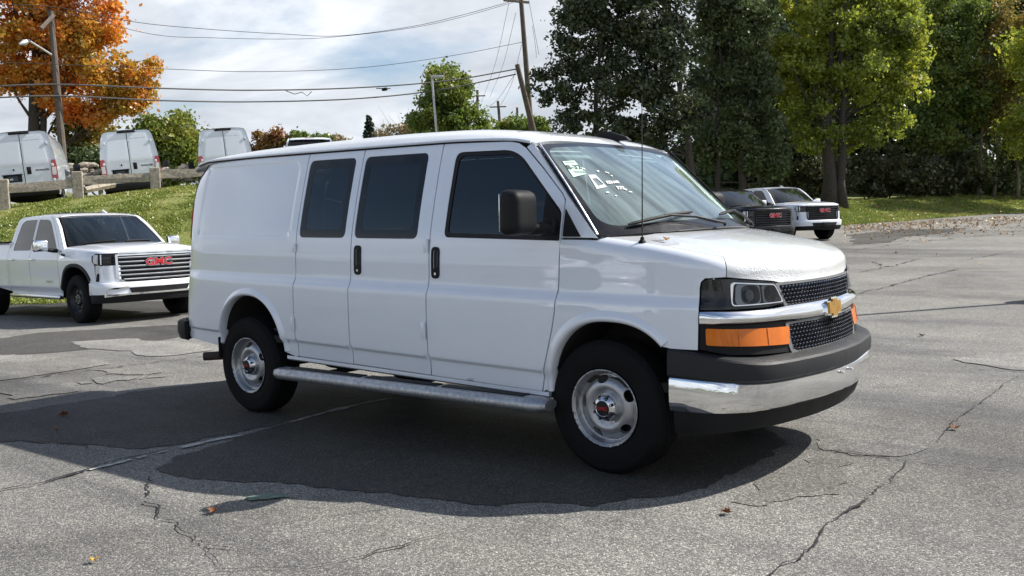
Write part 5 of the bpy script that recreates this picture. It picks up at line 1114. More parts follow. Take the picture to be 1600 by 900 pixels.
# ------------------------------------------------------------------ high-roof fleet vans, seen from behind
def fleet_van():
    """x forward, origin on the ground under the middle of the rear doors' bottom edge"""
    t = empty('fleet_van'); Wd = pchip([.35, .55, .9, 1.3, 1.6, 2.0, 2.3, 2.45, 2.54], [.93, .985, 1.01, 1.015, .99, .935, .875, .82, .74])
    # body shell as a loft of cross-sections, open at the tail for the doors
    zz = np.r_[.38, .6, .9, 1.3, 1.6, 2.0, 2.3, 2.42, 2.49]; ring = [(-Wd(z), z) for z in zz]+[(-.62, 2.525), (-.3, 2.545), (0, 2.55)]; ring = ring+[(-y, z) for y, z in ring[:-1][::-1]]
    xs = [(0, 1.0, 0), (.25, 1.0, 0), (3.9, 1.0, 0), (4.3, .995, -.10), (4.7, .985, -.38), (5.1, .97, -.80), (5.5, .95, -1.15), (5.85, .90, -1.30), (6.0, .80, -1.5)]
    V = []; n = len(ring)
    for (x, k, dz) in xs:
        for (y, z) in ring: V.append((x-(.10*max(0, z-1.5)*-1 if x < .1 else 0), y*k, .38+(z-.38)*(1+dz/2.17)))
    F = [(i*n+j, i*n+j+1, (i+1)*n+j+1, (i+1)*n+j) for i in range(len(xs)-1) for j in range(n-1)]+[tuple(range((len(xs)-1)*n, len(xs)*n))]
    body = MB().add(V, F).build('body', 'fleet_white', t, sharp=50)
    tail = lambda y, z: np.stack([.10*np.maximum(0, np.asarray(z)-1.5)-.015*(1-np.asarray(y)**2)+.02, np.asarray(y, float), np.asarray(z, float)], -1)
    panel('tail_frame', tail, [(-float(Wd(z)), z) for z in zz[1:]]+[(-.62, 2.52), (.62, 2.52)]+[(float(Wd(z)), z) for z in zz[1:][::-1]], 'fleet_white', t, step=.15, flange=.05, sgn=-1, lift=-.02)
    for sg in (-1, 1):
        o_ = [(sg*.012, .62), (sg*.80, .62), (sg*.80, 1.2), (sg*.785, 1.6), (sg*.75, 2.05), (sg*.70, 2.36), (sg*.66, 2.41), (sg*.012, 2.43)]
        d = panel('rear_door', tail, o_, 'fleet_white', t, step=.08, flange=.03, sgn=-1, lift=.006)
        up_ = fillet([(sg*.06, 1.42), (sg*.76, 1.42), (sg*.66, 2.20), (sg*.06, 2.20)], .05)
        panel('door_pressing', tail, up_, 'fleet_white', d, step=.08, flange=.02, sgn=-1, lift=.014)
        panel('door_pressing', tail, fillet([(sg*.06, 2.24), (sg*.655, 2.24), (sg*.62, 2.38), (sg*.06, 2.38)], .03), 'fleet_white', d, step=.08, flange=.02, sgn=-1, lift=.012)
        for z in (.85, 1.35, 2.1): MB().rbox((-.005+.1*max(0, z-1.5), sg*(float(Wd(z))-.13), z), (.05, .07, .10), .012).build('hinge', 'fleet_white', d)
        tl = panel('tail_lamp', tail, fillet([(sg*.825, .88), (sg*1.0, .88), (sg*1.012, 1.30), (sg*.99, 1.52), (sg*.86, 1.52), (sg*.828, 1.2)], .02), 'red_lens', t, step=.08, flange=.05, sgn=-1, lift=.02)
        panel('reverse_lens', tail, fillet([(sg*.85, 1.02), (sg*.975, 1.02), (sg*.985, 1.28), (sg*.86, 1.28)], .02), 'reverse_lens', tl, step=.08, flange=.01, sgn=-1, lift=.026)
        MB().rbox((4.55, sg*1.22, 1.45), (.18, .24, .42), .05, seg=3).tube([(4.55, sg*1.0, 1.35), (4.55, sg*1.15, 1.38)], .04, 8).build('mirror', 'black_plastic', t)
        MB().rbox((2.2, sg*1.02, .80), (3.6, .03, .12), .01).build('side_moulding', 'black_plastic', t)
        for x in (1.05, 4.95): pw_ = MB().lathe(tyre_mesh(.35, .21, .225), (x, sg*.90, .35), n=32).build('tyre', 'tyre_rubber', t, sharp=40); MB().lathe([(.212, .0), (.205, -sg*-.09), (.10, sg*.07), (0, sg*.09)], (x, sg*.90, .35), n=24).build('rim', 'silver_paint', pw_)
    panel('door_seal', tail, [(-.014, .62), (.014, .62), (.014, 2.43), (-.014, 2.43)], 'rubber_seal', t, step=.2, flange=0, sgn=-1, lift=-.004)
    MB().lathe([(0, -.004), (.055, 0), (.062, .012)], (-.012, .30, 1.29), 'x', 20).build('badge', 'dull_chrome', t)
    MB().lathe([(0, -.008), (.030, -.004), (.036, .0)], (-.013, .30, 1.285), 'x', 16).build('badge_centre', 'ink', t)
    dh = MB().rbox((-.015, -.16, 1.22), (.03, .13, .24), .04, seg=3).build('door_handle', 'black_plastic', t); MB().rbox((-.033, -.16, 1.24), (.012, .05, .14), .01).build('handle_pull', 'headlamp_black', dh)
    np_ = MB().rbox((-.012, .36, .99), (.03, .56, .24), .03).build('plate_recess', 'black_plastic', t); MB().box((-.030, .36, .98), (.006, .31, .16)).build('number_plate', 'plate_blue', np_); MB().rbox((-.034, .36, 1.115), (.03, .62, .035), .01).build('plate_lamp_bar', 'black_plastic', np_)
    MB().box((-.034, .40, .97), (.004, .10, .045)).build('plate_print', 'white_marks', np_)
    text_mesh('model_lettering', 'PROMASTER', .075, 'grey_plastic', frame_matrix((-.012, -.56, 1.21), (0, -1, 0), (0, 0, 1)), t, extrude=.003, bold=.002)
    MB().rbox((.07, 0, 2.475), (.04, .62, .07), .02).build('brake_light', 'black_plastic', t)
    MB().rbox((-.06, 0, .50), (.22, 1.98, .26), .05).build('rear_bumper', 'black_plastic', t)
    MB().box((2.9, 0, .45), (5.0, 1.6, .2)).build('underbody', 'dark_underbody', t)
    return t
# ------------------------------------------------------------------ other vehicles
fw_yaw = lambda px: YAW-math.atan((px-800)/FPX)
def place(px, py, D):
    p = at(px, py, D); return (p[0], p[1], gz(p[0], p[1]))
_w = on_ground(126, 505); hd = -.012; _n = np.array([-math.sin(hd), math.cos(hd)])
pickup((_w[0]+_n[0]*.96, _w[1]+_n[1]*.96, .0), hd, 'white_paint', 'white crew-cab pickup with bright chrome grille at the foot of the grass bank', True, 'black_metal', .05)
mirrored = copy_tree([o for o in COL.objects if o.name == 'pickup_truck'][0]); mirrored.location = (-9.5, -14.5, 0); mirrored.rotation_euler = (0, 0, R_(150)); mirrored['label'] = 'white pickup seen only as a faint reflection in the large van doors'
TR = R_(-25)
p_ = place(1180, 372, 29.5); pickup(p_, TR, 'black_paint', 'black pickup between the large van and the other white pickup', False, 'black_metal', .08, R_(.0))
p_ = place(1258, 372, 32.5); pickup(p_, TR, 'white_paint', 'white pickup with black grille parked beside the black pickup', False, 'black_metal', .08, R_(.0))
p_ = at(485, 262, 37); pickup((p_[0], p_[1], at(485, 223, 37)[2]-1.92), fw_yaw(485), 'white_paint', 'distant white truck showing only its roof above the large van', False, 'black_metal', .12)
fv = fleet_van(); GV = 'fleet vans on the bank behind the fence'
def put_fleet(o, px, py_top, D, label, roll, cat='van'):
    p = at(px, py_top, D); o.location = (p[0], p[1], p[2]-2.53); o.rotation_mode = 'XYZ'; o.rotation_euler = (roll, 0, FVY); tag(o, label, cat, GV)
FVY = fw_yaw(285)
f2 = copy_tree(fv); f3 = copy_tree(fv)
put_fleet(fv, 38, 205, 31.0, 'white high-roof van at far left, parked behind the first fence bay', R_(-4.5))
put_fleet(f2, 205, 203, 34.0, 'white high-roof van in the middle of the three, below the orange maple', R_(-4.5))
put_fleet(f3, 354, 200, 36.0, 'white high-roof van nearest the large van, half hidden by its roof', R_(-3.5))
# ------------------------------------------------------------------ timber fence along the top of the bank
simple('weathered_wood', (.38, .335, .27), .95, bump=.8, bscale=22, var=.45, scale=12)
fence = empty('timber_fence', place(122, 300, 28)); tag(fence, 'weathered grey timber post-and-rail fence in front of the fleet vans', 'fence')
def fpart(mb, name, sm=False):
    o = mb.build(name, 'weathered_wood', None, smooth=sm); o.parent = fence; o.matrix_parent_inverse = Matrix.Translation(-fence.location); return o
rs = random.Random(5); fposts = []
for (px, pyt, pyb, D) in ((-118, 290, 330, 26.6), (6, 280, 318, 27.2), (122, 268, 307, 28.0), (243, 262, 296, 28.8), (352, 252, 290, 29.6)):
    b_ = at(px, pyb, D); t_ = at(px-1, pyt, D); w_ = .30
    rot = Matrix.Rotation(YAW+.35, 3, 'Z'); mb = MB(); mb.rbox(((b_[0]+t_[0])/2, (b_[1]+t_[1])/2, (b_[2]-.3+t_[2])/2), (w_*.8, w_, t_[2]-b_[2]+.3), .025, rot); fpart(mb, 'post'); fposts.append((b_, t_))
for i in range(len(fposts)-1):
    (b0, t0), (b1, t1) = fposts[i], fposts[i+1]; k0, k1 = ((.6, .6), (.60, .52), (.62, .58), (.66, .6))[i]
    a = np.array(b0)*(1-k0)+np.array(t0)*k0; c = np.array(b1)*(1-k1)+np.array(t1)*k1; P = [a+(c-a)*q+np.array([0, 0, rs.uniform(-.015, .015)]) for q in np.linspace(-.02, 1.02, 7)]
    n8 = MB(); d = Vector(c-a).normalized(); V = []
    for q, p in enumerate(P):
        u = Vector((-d.y, d.x, 0)).normalized()
        for (s_, z_) in ((-.085, -.13), (.085, -.135), (.095, .0), (.075, .13), (-.08, .135), (-.09, .01)): V.append(Vector(p)+u*s_*rs.uniform(.9, 1.1)+Vector((0, 0, z_*rs.uniform(.93, 1.05))))
    F = [(k*6+j, k*6+(j+1) % 6, k*6+6+(j+1) % 6, k*6+6+j) for k in range(6) for j in range(6)]+[tuple(range(6)), tuple(range(36, 42))]
    fpart(n8.add(V, F), 'rail')
a = at(132, 297, 28.6); c = at(178, 288, 29.5); fpart(MB().tube([a, (np.array(a)+c)/2, c], .11, 6), 'rail'); b_ = at(157, 300, 29.2); t_ = at(157, 286, 29.2); fpart(MB().rbox(((b_[0]+t_[0])/2, (b_[1]+t_[1])/2, (b_[2]+t_[2])/2), (.12, .12, .45), .02), 'post')
# low dry-stone wall behind the vans
simple('field_stone', (.34, .30, .25), .95, bump=.7, bscale=9, var=.4, scale=3)
sw = empty('stone_wall', place(150, 270, 39)); tag(sw, 'low wall of tan field stones between the fleet vans', 'stone wall')
rs_ = np.random.RandomState(2); stones = []
for k in range(4):
    bm = bmesh.new(); bmesh.ops.create_icosphere(bm, subdivisions=1, radius=.5)
    for v in bm.verts: v.co *= rs_.uniform(.8, 1.2); v.co.z *= .6
    me = bpy.data.meshes.new('stone'); bm.to_mesh(me); bm.free(); me.materials.append(MATS['field_stone']); stones.append(me)
for i in range(70):
    px = rs_.uniform(108, 210) if i < 52 else rs_.uniform(255, 305); py = rs_.uniform(257, 284); o = bpy.data.objects.new('stone', stones[i % 4]); COL.objects.link(o); p = at(px, py, 38+rs_.uniform(-.3, .5)); o.parent = sw; o.matrix_parent_inverse = Matrix.Translation(-sw.location)
    s_ = rs_.uniform(.25, .5); o.location = p; o.scale = (s_*1.4, s_, s_); o.rotation_euler = (rs_.uniform(-.3, .3), rs_.uniform(-.3, .3), rs_.uniform(0, 6))
# ------------------------------------------------------------------ trees
TG = dict(left='trees beyond the fleet vans', far='distant trees on the skyline', right='trees along the edge of the lot')
tree('maple_tree', 'large orange autumn maple above the fleet vans', 'tree', (57, 300), 43, [(40, 60, 120, 75), (130, 45, 75, 50), (165, 125, 72, 38), (60, 128, 80, 34), (195, 148, 50, 30), (10, -50, 150, 80), (140, -60, 90, 60), (95, 165, 50, 18), (215, 115, 32, 26), (210, 160, 34, 24), (150, 180, 60, 16)], 'maple_orange', 11, .19, 420, 190, .30, trunks=[((56, 300), .36), ((70, 300), .22)], bare=60, group=TG['left'], clump_r=(.32, .8), hollow=.05)
tree('leafy_tree', 'rounded green tree right of the middle fleet van', 'tree', (262, 300), 47, [(262, 225, 46, 45), (290, 215, 24, 28), (240, 250, 34, 30), (280, 262, 34, 28)], 'green_leaf', 12, .19, 80, 280, .16, group=TG['left'], clump_r=(.4, .8))
tree('leafy_tree', 'olive and rust shrub tree between the first two fleet vans', 'tree', (135, 300), 45, [(135, 200, 42, 26), (120, 225, 36, 24), (160, 245, 50, 20)], 'gold_leaf', 13, .24, 60, 120, .14, group=TG['left'], clump_r=(.35, .75))
tree('leafy_shrub', 'dark green hedge shrub behind the stone wall', 'shrub', (150, 300), 42, [(125, 250, 30, 14), (155, 250, 38, 14)], 'dull_green_leaf', 14, .2, 40, 130, .06, group=TG['left'], clump_r=(.3, .55))
for k, (cx, cy, rx, ry, mat, lab) in enumerate(((408, 224, 17, 20, 'rust_leaf', 'dark red tree at the left end of the distant skyline'), (436, 220, 13, 22, 'rust_leaf', 'pale rust tree with a pointed top on the skyline'), (466, 222, 14, 14, 'green_leaf', 'small green tree on the skyline left of the distant truck'), (502, 222, 16, 11, 'green_leaf', 'low green tree on the skyline just behind the distant truck'), (528, 224, 9, 8, 'tan_leaf', 'tiny tan tree on the skyline right of the distant truck'))):
    tree('distant_tree', lab, 'tree', (cx, cy+40), 85, [(cx, cy, rx, ry), (cx-rx*.5, cy+ry*.7, rx, ry*.7), (cx+rx*.4, cy+ry*.9, rx, ry*.6)], mat, 30+k, .32, 34, 110, .14, group=TG['far'], clump_r=(.4, .8))
tree('bare_tree', 'tan half-bare tree left of the tall green tree', 'tree', (625, 260), 78, [(615, 212, 24, 15), (640, 208, 18, 14), (625, 225, 34, 14)], 'tan_leaf', 40, .26, 44, 70, .14, bark='pale_twig', bare=60, group=TG['far'], clump_r=(.4, .8))
tree('leafy_tree', 'tall narrow green tree standing above the large van', 'tree', (700, 260), 62, [(700, 122, 26, 28), (700, 150, 38, 26), (685, 185, 44, 26), (725, 195, 40, 24), (690, 215, 52, 20)], 'green_leaf', 41, .22, 130, 260, .24, group=TG['far'], clump_r=(.45, .85))
tree('leafy_shrub', 'small green shrub left of the utility pole foot', 'shrub', (800, 250), 60, [(805, 200, 26, 14), (770, 212, 24, 10), (840, 195, 16, 12)], 'green_leaf', 42, .24, 44, 140, .1, group=TG['far'], clump_r=(.35, .7))
# spruce
def spruce(px, pyt, pyb, D, label):
    b_ = at(px, pyb, D); t_ = at(px, pyt, D); root = empty('spruce_tree', b_); tag(root, label, 'tree', TG['far']); H = t_[2]-b_[2]; rs_ = np.random.RandomState(1); C = []; R = []
    for i in range(150):
        h = rs_.rand()**.8; a = rs_.rand()*6.28; r = (1-h)*H*.30*rs_.uniform(.5, 1.05)+.05; C.append((b_[0]+r*math.cos(a), b_[1]+r*math.sin(a), b_[2]+H*h-.12*r)); R.append(.12+.28*(1-h))
    leaf_cloud('crown', np.array(C), np.array(R), 50, .2, 'spruce_needle', root, 3); o = MB().tube([b_, t_], [.16, .02], 6).build('trunk', 'bark', None); o.parent = root; o.matrix_parent_inverse = Matrix.Translation(-root.location)
spruce(580, 182, 262, 80, 'small dark pointed spruce on the distant skyline')
tree('oak_tree', 'tall dark oak with thinning crown beside the utility pole', 'tree', (985, 300), 43, [(900, 60, 55, 60), (960, 30, 80, 70), (1040, 60, 70, 90), (880, 130, 48, 40), (960, 130, 80, 60), (1050, 170, 70, 60), (890, 195, 50, 26), (970, 205, 80, 28), (1000, -50, 110, 60), (905, 20, 34, 36)], 'dark_leaf', 51, .18, 380, 170, .30, trunks=[((930, 300), .16), ((1085, 300), .2)], group=TG['right'], clump_r=(.28, .72), hollow=.1)
tree('evergreen_tree', 'dense dull green tree right of the dark oak', 'tree', (1150, 300), 45, [(1150, 40, 70, 90), (1150, 130, 68, 60), (1170, 205, 62, 45), (1195, 250, 46, 34), (1130, -40, 70, 60), (1110, 235, 40, 25)], 'dull_green_leaf', 52, .18, 340, 210, .24, trunks=[((1120, 300), .14), ((1160, 300), .2)], group=TG['right'], clump_r=(.3, .75), hollow=.1)
tree('maple_tree', 'tall yellow-green maple with two grey trunks behind the white pickup', 'tree', (1296, 316), 46, [(1290, 50, 90, 70), (1370, 60, 76, 70), (1330, 130, 96, 48), (1395, 140, 56, 46), (1270, 160, 66, 40), (1370, 190, 60, 30), (1300, -40, 110, 60), (1390, -20, 70, 50), (1245, 110, 50, 60), (1320, 215, 70, 26), (1270, 215, 50, 24), (1420, 80, 40, 60)], 'yellow_green_leaf', 53, .19, 420, 165, .34, trunks=[((1295, 316), .36), ((1317, 318), .24)], group=TG['right'], clump_r=(.28, .7), hollow=.1)
tree('leafy_tree', 'bright green tree right of the two-trunk maple', 'tree', (1470, 310), 54, [(1470, 90, 56, 60), (1490, 150, 60, 50), (1460, 210, 50, 36), (1510, 40, 44, 46), (1440, 20, 50, 40)], 'green_leaf', 54, .20, 300, 170, .22, group=TG['right'], clump_r=(.3, .75), hollow=.1)
tree('leafy_tree', 'slim orange-tinted tree near the right edge of the photograph', 'tree', (1545, 312), 54, [(1570, 40, 44, 50), (1560, 110, 44, 50), (1590, 160, 50, 50), (1610, 70, 40, 60), (1555, 180, 40, 30)], 'gold_leaf', 55, .19, 110, 180, .13, bark='pale_twig', trunks=[((1530, 305), .12), ((1552, 308), .09), ((1590, 305), .1)], bare=30, group=TG['right'], clump_r=(.4, .85))
tree('leafy_tree', 'leafy tree at the right edge with yellowing lower branches', 'tree', (1640, 310), 50, [(1640, 90, 70, 70), (1650, 180, 80, 60), (1610, 215, 40, 24)], 'yellow_green_leaf', 56, .20, 80, 240, .2, group=TG['right'], clump_r=(.45, .9))
for k, (cx, cy, rx, ry, D, mat, lab) in enumerate(((1255, 268, 60, 40, 52, 'thicket_leaf', 'dark undergrowth shrub left of the two-trunk maple'), (1390, 265, 70, 34, 53, 'thicket_leaf', 'dark thicket shrub right of the two-trunk maple'), (1480, 265, 56, 34, 54, 'thicket_leaf', 'dark thicket shrub under the bright green tree'), (1575, 258, 60, 40, 55, 'dull_green_leaf', 'green thicket shrub at the right edge under the slim tree'))):
    tree('leafy_shrub', lab, 'shrub', (cx, cy+30), D, [(cx, cy, rx, ry), (cx-rx*.5, cy+ry*.6, rx*.8, ry*.6), (cx+rx*.5, cy+ry*.5, rx*.8, ry*.6)], mat, 60+k, .22, 90, 130, .06, group='thicket shrubs under the trees', clump_r=(.35, .7))
# the wood behind, one mass
rs_ = np.random.RandomState(9); C = []; R = []
for i in range(780):
    px = rs_.uniform(1100, 1660); D = rs_.uniform(60, 74); hi = np.interp(px, [850, 950, 1100, 1400, 1470, 1530, 1800], [150, 60, -60, -60, -20, -50, -60]); py = rs_.uniform(hi, 300); C.append(at(px, py, D)); R.append(rs_.uniform(.9, 1.7))
for i in range(150):
    px = rs_.uniform(880, 1330); C.append(at(px, rs_.uniform(225, 305), rs_.uniform(66, 74))); R.append(rs_.uniform(.8, 1.3))
tag(leaf_cloud('woodland', np.array(C), np.array(R), 150, .42, 'dull_green_leaf', None, 5), 'dark green wood behind the trees at the lot edge', 'woodland', kind='stuff')
# tree line across the road behind the photographer, mirrored in the windows
C = []; R = []
for i in range(420):
    a = rs_.uniform(-70, 70); b = rs_.uniform(-52, -38); h = 4.5+2.2*math.sin(a*.21)+1.5*math.sin(a*.53+1); x, y = xy(a, b); C.append((x, y, rs_.uniform(.2, h))); R.append(rs_.uniform(.8, 1.6))
tag(leaf_cloud('far_hedgerow', np.array(C), np.array(R), 60, .5, 'green_leaf', None, 6), 'green tree line mirrored in the side windows of the large van', 'hedgerow', kind='stuff')
# ------------------------------------------------------------------ poles, lamps, wires
simple('pole_wood', (.115, .092, .075), .95, bump=.6, bscale=12, var=.35, scale=4); simple('lamp_metal', (.42, .43, .44), .5, .6); simple('wire_black', (.045, .045, .048), .8); simple('cable_grey', (.10, .10, .105), .8); simple('insulator', (.30, .31, .32), .3)
def pole(name, label, cat, pt, pb, D, r, mat='pole_wood', group=None, ext=1.0):
    t_ = at(*pt, D); b_ = at(*pb, D); d = (t_-b_)/(t_[2]-b_[2]); g = gz(b_[0], b_[1]); g = min(g, b_[2]); b_ = b_+d*(g-.2-b_[2]); root = empty(name, b_); tag(root, label, cat, group)
    o = MB().tube([b_, (b_+t_)/2, t_], [r*1.15, r, r*.8], 10).build('shaft', mat, None); o.parent = root; o.matrix_parent_inverse = Matrix.Translation(-root.location); return root, t_, b_
def sub(root, mb, name, mat):
    o = mb.build(name, mat, None); o.parent = root; o.matrix_parent_inverse = Matrix.Translation(-root.location); return o
UG = 'utility poles'
PL, PLt, PLb = pole('utility_pole', 'brown wooden utility pole with street lamp in front of the orange maple', 'pole', (79, 18), (95, 205), 40.5, .15, group=UG)
sub(PL, MB().tube([at(84, 24, 40.1), at(64, 45, 39.2)], .10, 4), 'crossarm', 'pole_wood')
arm = sub(PL, MB().tube([at(81, 86, 40.4), at(62, 74, 39.8), at(44, 63, 39.2)], .045, 6), 'lamp_arm', 'lamp_metal'); h_ = at(37, 67, 39.0)
sub(PL, MB().tube([at(46, 63, 39.2), at(38, 66.5, 39.0), at(30, 69, 38.8)], [.06, .13, .05], 8), 'lamp_head', 'lamp_metal')
PR_, PRt, PRb = pole('utility_pole', 'tall dark utility pole left of the dark oak', 'pole', (811, -40), (829, 190), 52, .15, group=UG)
sub(PR_, MB().box(at(807, 2, 51.8), (1.6, .12, .12), Matrix.Rotation(math.atan2(RH[1], RH[0])+.5, 3, 'Z')), 'crossarm', 'pole_wood')
for px in (795, 801, 806): sub(PR_, MB().lathe([(.0, .16), (.05, .14), (.06, .02), (.03, 0)], at(px, 3, 51.8), 'z', 8), 'insulator', 'insulator')
PS, _, _ = pole('stub_pole', 'short leaning timber prop against the tall utility pole', 'pole', (808, 101), (828, 182), 51.5, .17, group=UG)
for (a, b, D, lab) in (((746, 141), (746, 215), 88, 'leftmost of the three small distant poles'), ((778, 158), (783, 215), 84, 'middle one of the three small distant poles'), ((808, 168), (809, 215), 96, 'rightmost and shortest of the small distant poles')):
    q, t_, b_ = pole('utility_pole', lab, 'pole', a, b, D, .15, group=UG)
    if a[0] < 800: sub(q, MB().box(at(a[0], a[1]+9, D), (1.5, .1, .1), Matrix.Rotation(math.atan2(RH[1], RH[0]), 3, 'Z')), 'crossarm', 'pole_wood')
LP, LPt, _ = pole('lamp_post', 'slim grey lamp post in front of the tall green tree', 'lamp post', (674.5, 118), (683, 216), 41, .055, 'lamp_metal')
sub(LP, MB().rbox(at(684, 120, 40.9), (.55, .22, .12), .04, Matrix.Rotation(math.atan2(RH[1], RH[0])+.15, 3, 'Z')), 'lamp_head', 'lamp_metal'); sub(LP, MB().tube([LPt, at(680, 119.5, 40.9)], .035, 6), 'lamp_bracket', 'lamp_metal')
def wire(label, P3, r, mat='wire_black', name='overhead_wire'):
    """a hanging cable through points (px, py, D)"""
    P = catmull([at(*q) for q in P3], 10); o = MB().tube([tuple(p) for p in P], r, 5).build(name, mat, None, sharp=180); tag(o, label, 'wire', 'wires between the utility poles'); return o
wire('topmost thin wire reaching the crossarm of the tall pole', [(-60, 8, 39), (77, 10, 40.3), (215, 35, 42), (330, 46, 44), (440, 53, 46), (530, 56, 47.5), (640, 42, 49), (720, 24, 50.5), (796, 3, 51.7)], .014)
wire('second thin wire just under the topmost one', [(-60, 15, 39), (78, 16, 40.3), (235, 53, 42), (330, 59, 44), (440, 61, 46), (520, 58, 47.5), (640, 44, 49), (720, 27, 50.5), (801, 4, 51.7)], .012)
wire('single thin wire midway between upper wires and cables', [(-60, 96, 39), (81, 100, 40.3), (240, 107, 42), (400, 112, 45), (560, 106, 47.5), (700, 88, 50), (816, 66, 51.9)], .014)
wire('upper thick telephone cable passing the left utility pole', [(-60, 137, 39), (89, 132, 40.3), (250, 138, 42), (400, 141, 45), (560, 137, 47.5), (700, 126, 50), (812, 107, 51.6)], .035, 'cable_grey', 'telephone_cable')
wire('lower thick telephone cable passing the left utility pole', [(-60, 155, 39), (90, 150, 40.3), (250, 157, 42), (400, 159, 45), (560, 154, 47.5), (690, 140, 50), (806, 116, 51.6)], .035, 'cable_grey', 'telephone_cable')
o = MB().tube([at(447, 142, 45.8), at(460, 147, 46), at(472, 144, 46.1), (at(480, 150, 46.2)), at(487, 143, 46.3)], .02, 5).build('cable_loop', 'cable_grey', None); tag(o, 'slack loop hanging from the upper telephone cable', 'cable', 'wires between the utility poles')
o = MB().rbox(at(601, 139.5, 48), (.34, .16, .16), .05).tube([at(588, 138, 47.8), at(610, 138.5, 48.2)], .025, 5).build('splice_case', 'black_plastic', None); tag(o, 'small black splice box on the upper telephone cable', 'splice box')
for k, (a, b, c, d) in enumerate((((795, 6), 52, (752, 160), 88), ((806, 20), 52, (765, 152), 86), ((815, 70), 52, (782, 165), 84), ((803, 118), 52, (746, 175), 88), ((826, 0), 52, (842, 85), 49), ((832, 40), 52, (838, 90), 49))):
    m_ = ((a[0]*.45+c[0]*.55)+2, (a[1]*.45+c[1]*.55)+10, (b+d)/2)
    wire(['steep wire from the tall pole crossarm down to a distant pole', 'second steep wire falling from the tall pole', 'third steep wire falling from the tall pole', 'lowest wire falling from the leaning prop to a distant pole', 'thin wire from the tall pole into the oak', 'short wire from the tall pole into the oak'][k], [(a[0], a[1], b), m_, (c[0], c[1], d)], .012)
# light pole beyond the right edge whose shadow lies across the asphalt
g_ = on_ground(1640, 470); lpo = empty('lot_light_pole', (g_[0], g_[1], g_[2])); tag(lpo, 'lot light pole whose long thin shadow crosses the asphalt at right', 'lamp post')
for mb, nm, mt in ((MB().tube([(0, 0, 0), (0, 0, 7.0)], [.075, .05], 10), 'shaft', 'lamp_metal'), (MB().lathe([(0, .5), (.24, .48), (.27, .40), (.28, 0)], n=20, axis='z'), 'footing', 'field_stone'), (MB().rbox((.35, 0, 7.0), (.7, .3, .14), .04), 'lamp_head', 'lamp_metal')): mb.build(nm, mt, lpo)
# ------------------------------------------------------------------ grass blades, fallen leaves
def blades(name, n, sampler, h, mat, seed):
    rs_ = np.random.RandomState(seed); A, B = sampler(rs_, n); x, y = xy(A, B); z = gz_ab(A, B)+bumpz(x, y, A, B)-.01; n = len(A); ang = rs_.rand(n)*6.28; w = .012+.010*rs_.rand(n)+.0006*B; hh = h*(.5+rs_.rand(n)); lean = rs_.randn(n, 2)*.45*hh[:, None]
    V = np.zeros((n, 3, 3)); V[:, 0] = np.stack([x-np.cos(ang)*w, y-np.sin(ang)*w, z], 1); V[:, 1] = np.stack([x+np.cos(ang)*w, y+np.sin(ang)*w, z], 1); V[:, 2] = np.stack([x+lean[:, 0], y+lean[:, 1], z+hh], 1)
    me = bpy.data.meshes.new(name); me.vertices.add(n*3); me.vertices.foreach_set('co', V.ravel()); me.loops.add(n*3); me.loops.foreach_set('vertex_index', np.arange(n*3)); me.polygons.add(n); me.polygons.foreach_set('loop_start', np.arange(n)*3); me.polygons.foreach_set('loop_total', np.full(n, 3)); me.update(); me.validate()
    o = bpy.data.objects.new(name, me); COL.objects.link(o); me.materials.append(MATS[mat]); return o
def s_left(rs_, n): A = rs_.uniform(-22, -4, n); t = rs_.rand(n)**.85*12-.15; return A, EDGE(A)+t
def s_right(rs_, n): A = rs_.uniform(12.5, 32, n); t = rs_.rand(n)*8.5-.15; return A, EDGE(A)+t
tag(blades('grass', 220000, s_left, .045, 'grass_blade', 1), 'short grass on the bank behind the chrome-grille pickup', 'grass', kind='stuff')
tag(blades('grass', 70000, s_right, .07, 'grass_blade', 2), 'short grass on the verge under the trees at right', 'grass', kind='stuff')
leaf_mat('fallen_tan', [(.16, .09, .045), (.34, .20, .10), (.50, .34, .17), (.58, .46, .27)], .1, 3)
simple('fallen_brown', (.20, .075, .03), .8, var=.4, scale=40); simple('fallen_yellow', (.50, .28, .05), .8, var=.3, scale=40)
def scatter_leaves(name, label, n, sampler, size, seed):
    rs_ = np.random.RandomState(seed); A, B = sampler(rs_, n); x, y = xy(A, B); z = gz_ab(A, B)+np.maximum(bumpz(x, y, A, B), 0)+.03; C = np.stack([x, y, z], 1); o = leaf_cloud(name, C, np.full(len(C), .03), 1, size, 'fallen_tan', None, seed); tag(o, label, 'leaves', kind='stuff')
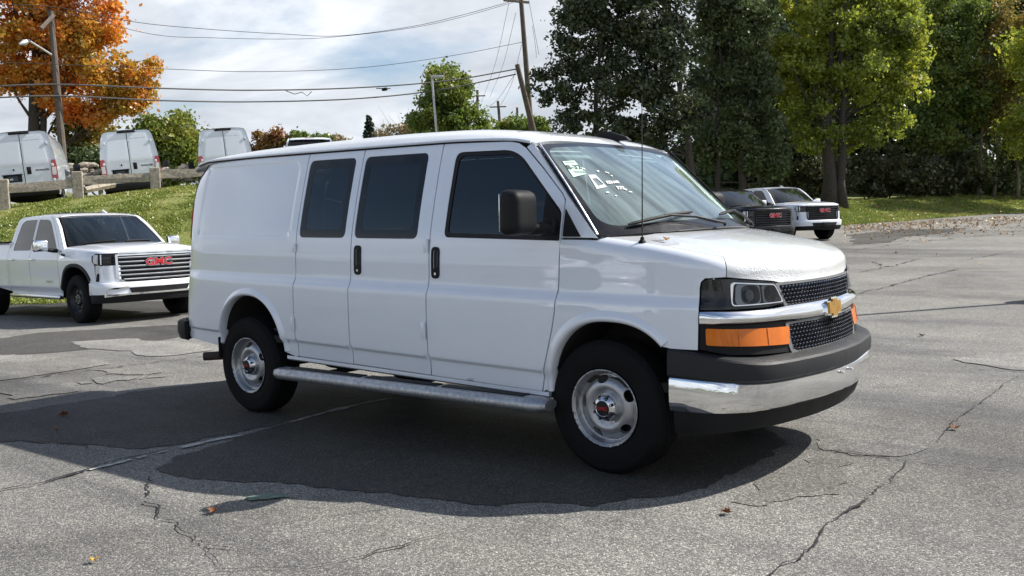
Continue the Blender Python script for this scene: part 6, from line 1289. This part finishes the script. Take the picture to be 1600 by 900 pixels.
def s_lot(rs_, n):
    px = rs_.uniform(1320, 1680, n); A0 = (px-800)/FPX; B = rs_.uniform(0, 1, n); be = EDGE(A0*42); B = be-1.0-np.abs(rs_.randn(n))*5.0*np.interp(px, [1320, 1450, 1680], [.6, 1, 1.3]); return A0*B, B
scatter_leaves('fallen_leaves', 'tan fallen leaves drifted on the asphalt by the right verge', 1500, s_lot, .10, 3); scatter_leaves('fallen_leaves', 'yellow and brown leaves lying on the right grass verge', 1800, s_right, .12, 4)
def maple_leaf(px, py, size, mat, label, rz, P=None):
    p = on_ground(px, py) if P is None else P; T = [(0, -.5), (.12, -.18), (.42, -.30), (.30, -.05), (.55, .12), (.28, .15), (.30, .40), (.10, .28), (0, .58), (-.10, .28), (-.30, .40), (-.28, .15), (-.55, .12), (-.30, -.05), (-.42, -.30), (-.12, -.18)]
    rr_ = random.Random(int(px)); V = [(x*size, y*size, .012+abs(x)*size*.55+rr_.uniform(0, .01)) for x, y in T]+[(0, 0, .008)]; o = mk('fallen_leaf', V, [(i, (i+1) % 16, 16) for i in range(16)], mat, None, smooth=False); o.location = p; o.rotation_euler = (0, .1, rz); tag(o, label, 'leaf', 'single fallen leaves on the asphalt'); return o
maple_leaf(333, 803, .07, 'fallen_brown', 'curled brown leaf at the tip of the van mirror shadow', .4); maple_leaf(146, 880, .045, 'fallen_yellow', 'small yellow leaf near the bottom left corner', 1.2); maple_leaf(1136, 804, .06, 'fallen_brown', 'red-brown leaf on sunlit asphalt below the front wheel', 2.2); maple_leaf(1491, 672, .075, 'fallen_brown', 'red-brown leaf on the asphalt right of the van bumper', .2)
maple_leaf(88, 674, .05, 'fallen_brown', 'dark leaf within the van shadow at left', .9); maple_leaf(1440, 526, .07, 'fallen_brown', 'small dark leaf on the asphalt beyond the bumper', .9); maple_leaf(100, 650, .09, 'fallen_brown', 'crumbled brown leaf farther back within the van shadow', 2.9)
hz_ = RK @ Vector((.30, -.78, float(v_hood_z(np.array(.30), np.array(-.78)))+.004)); lf = maple_leaf(1017, 375, .042, 'fallen_yellow', 'small orange leaf lying on the hood by the antenna', 1.0, hz_); lf['group'] = 'leaf on the hood'
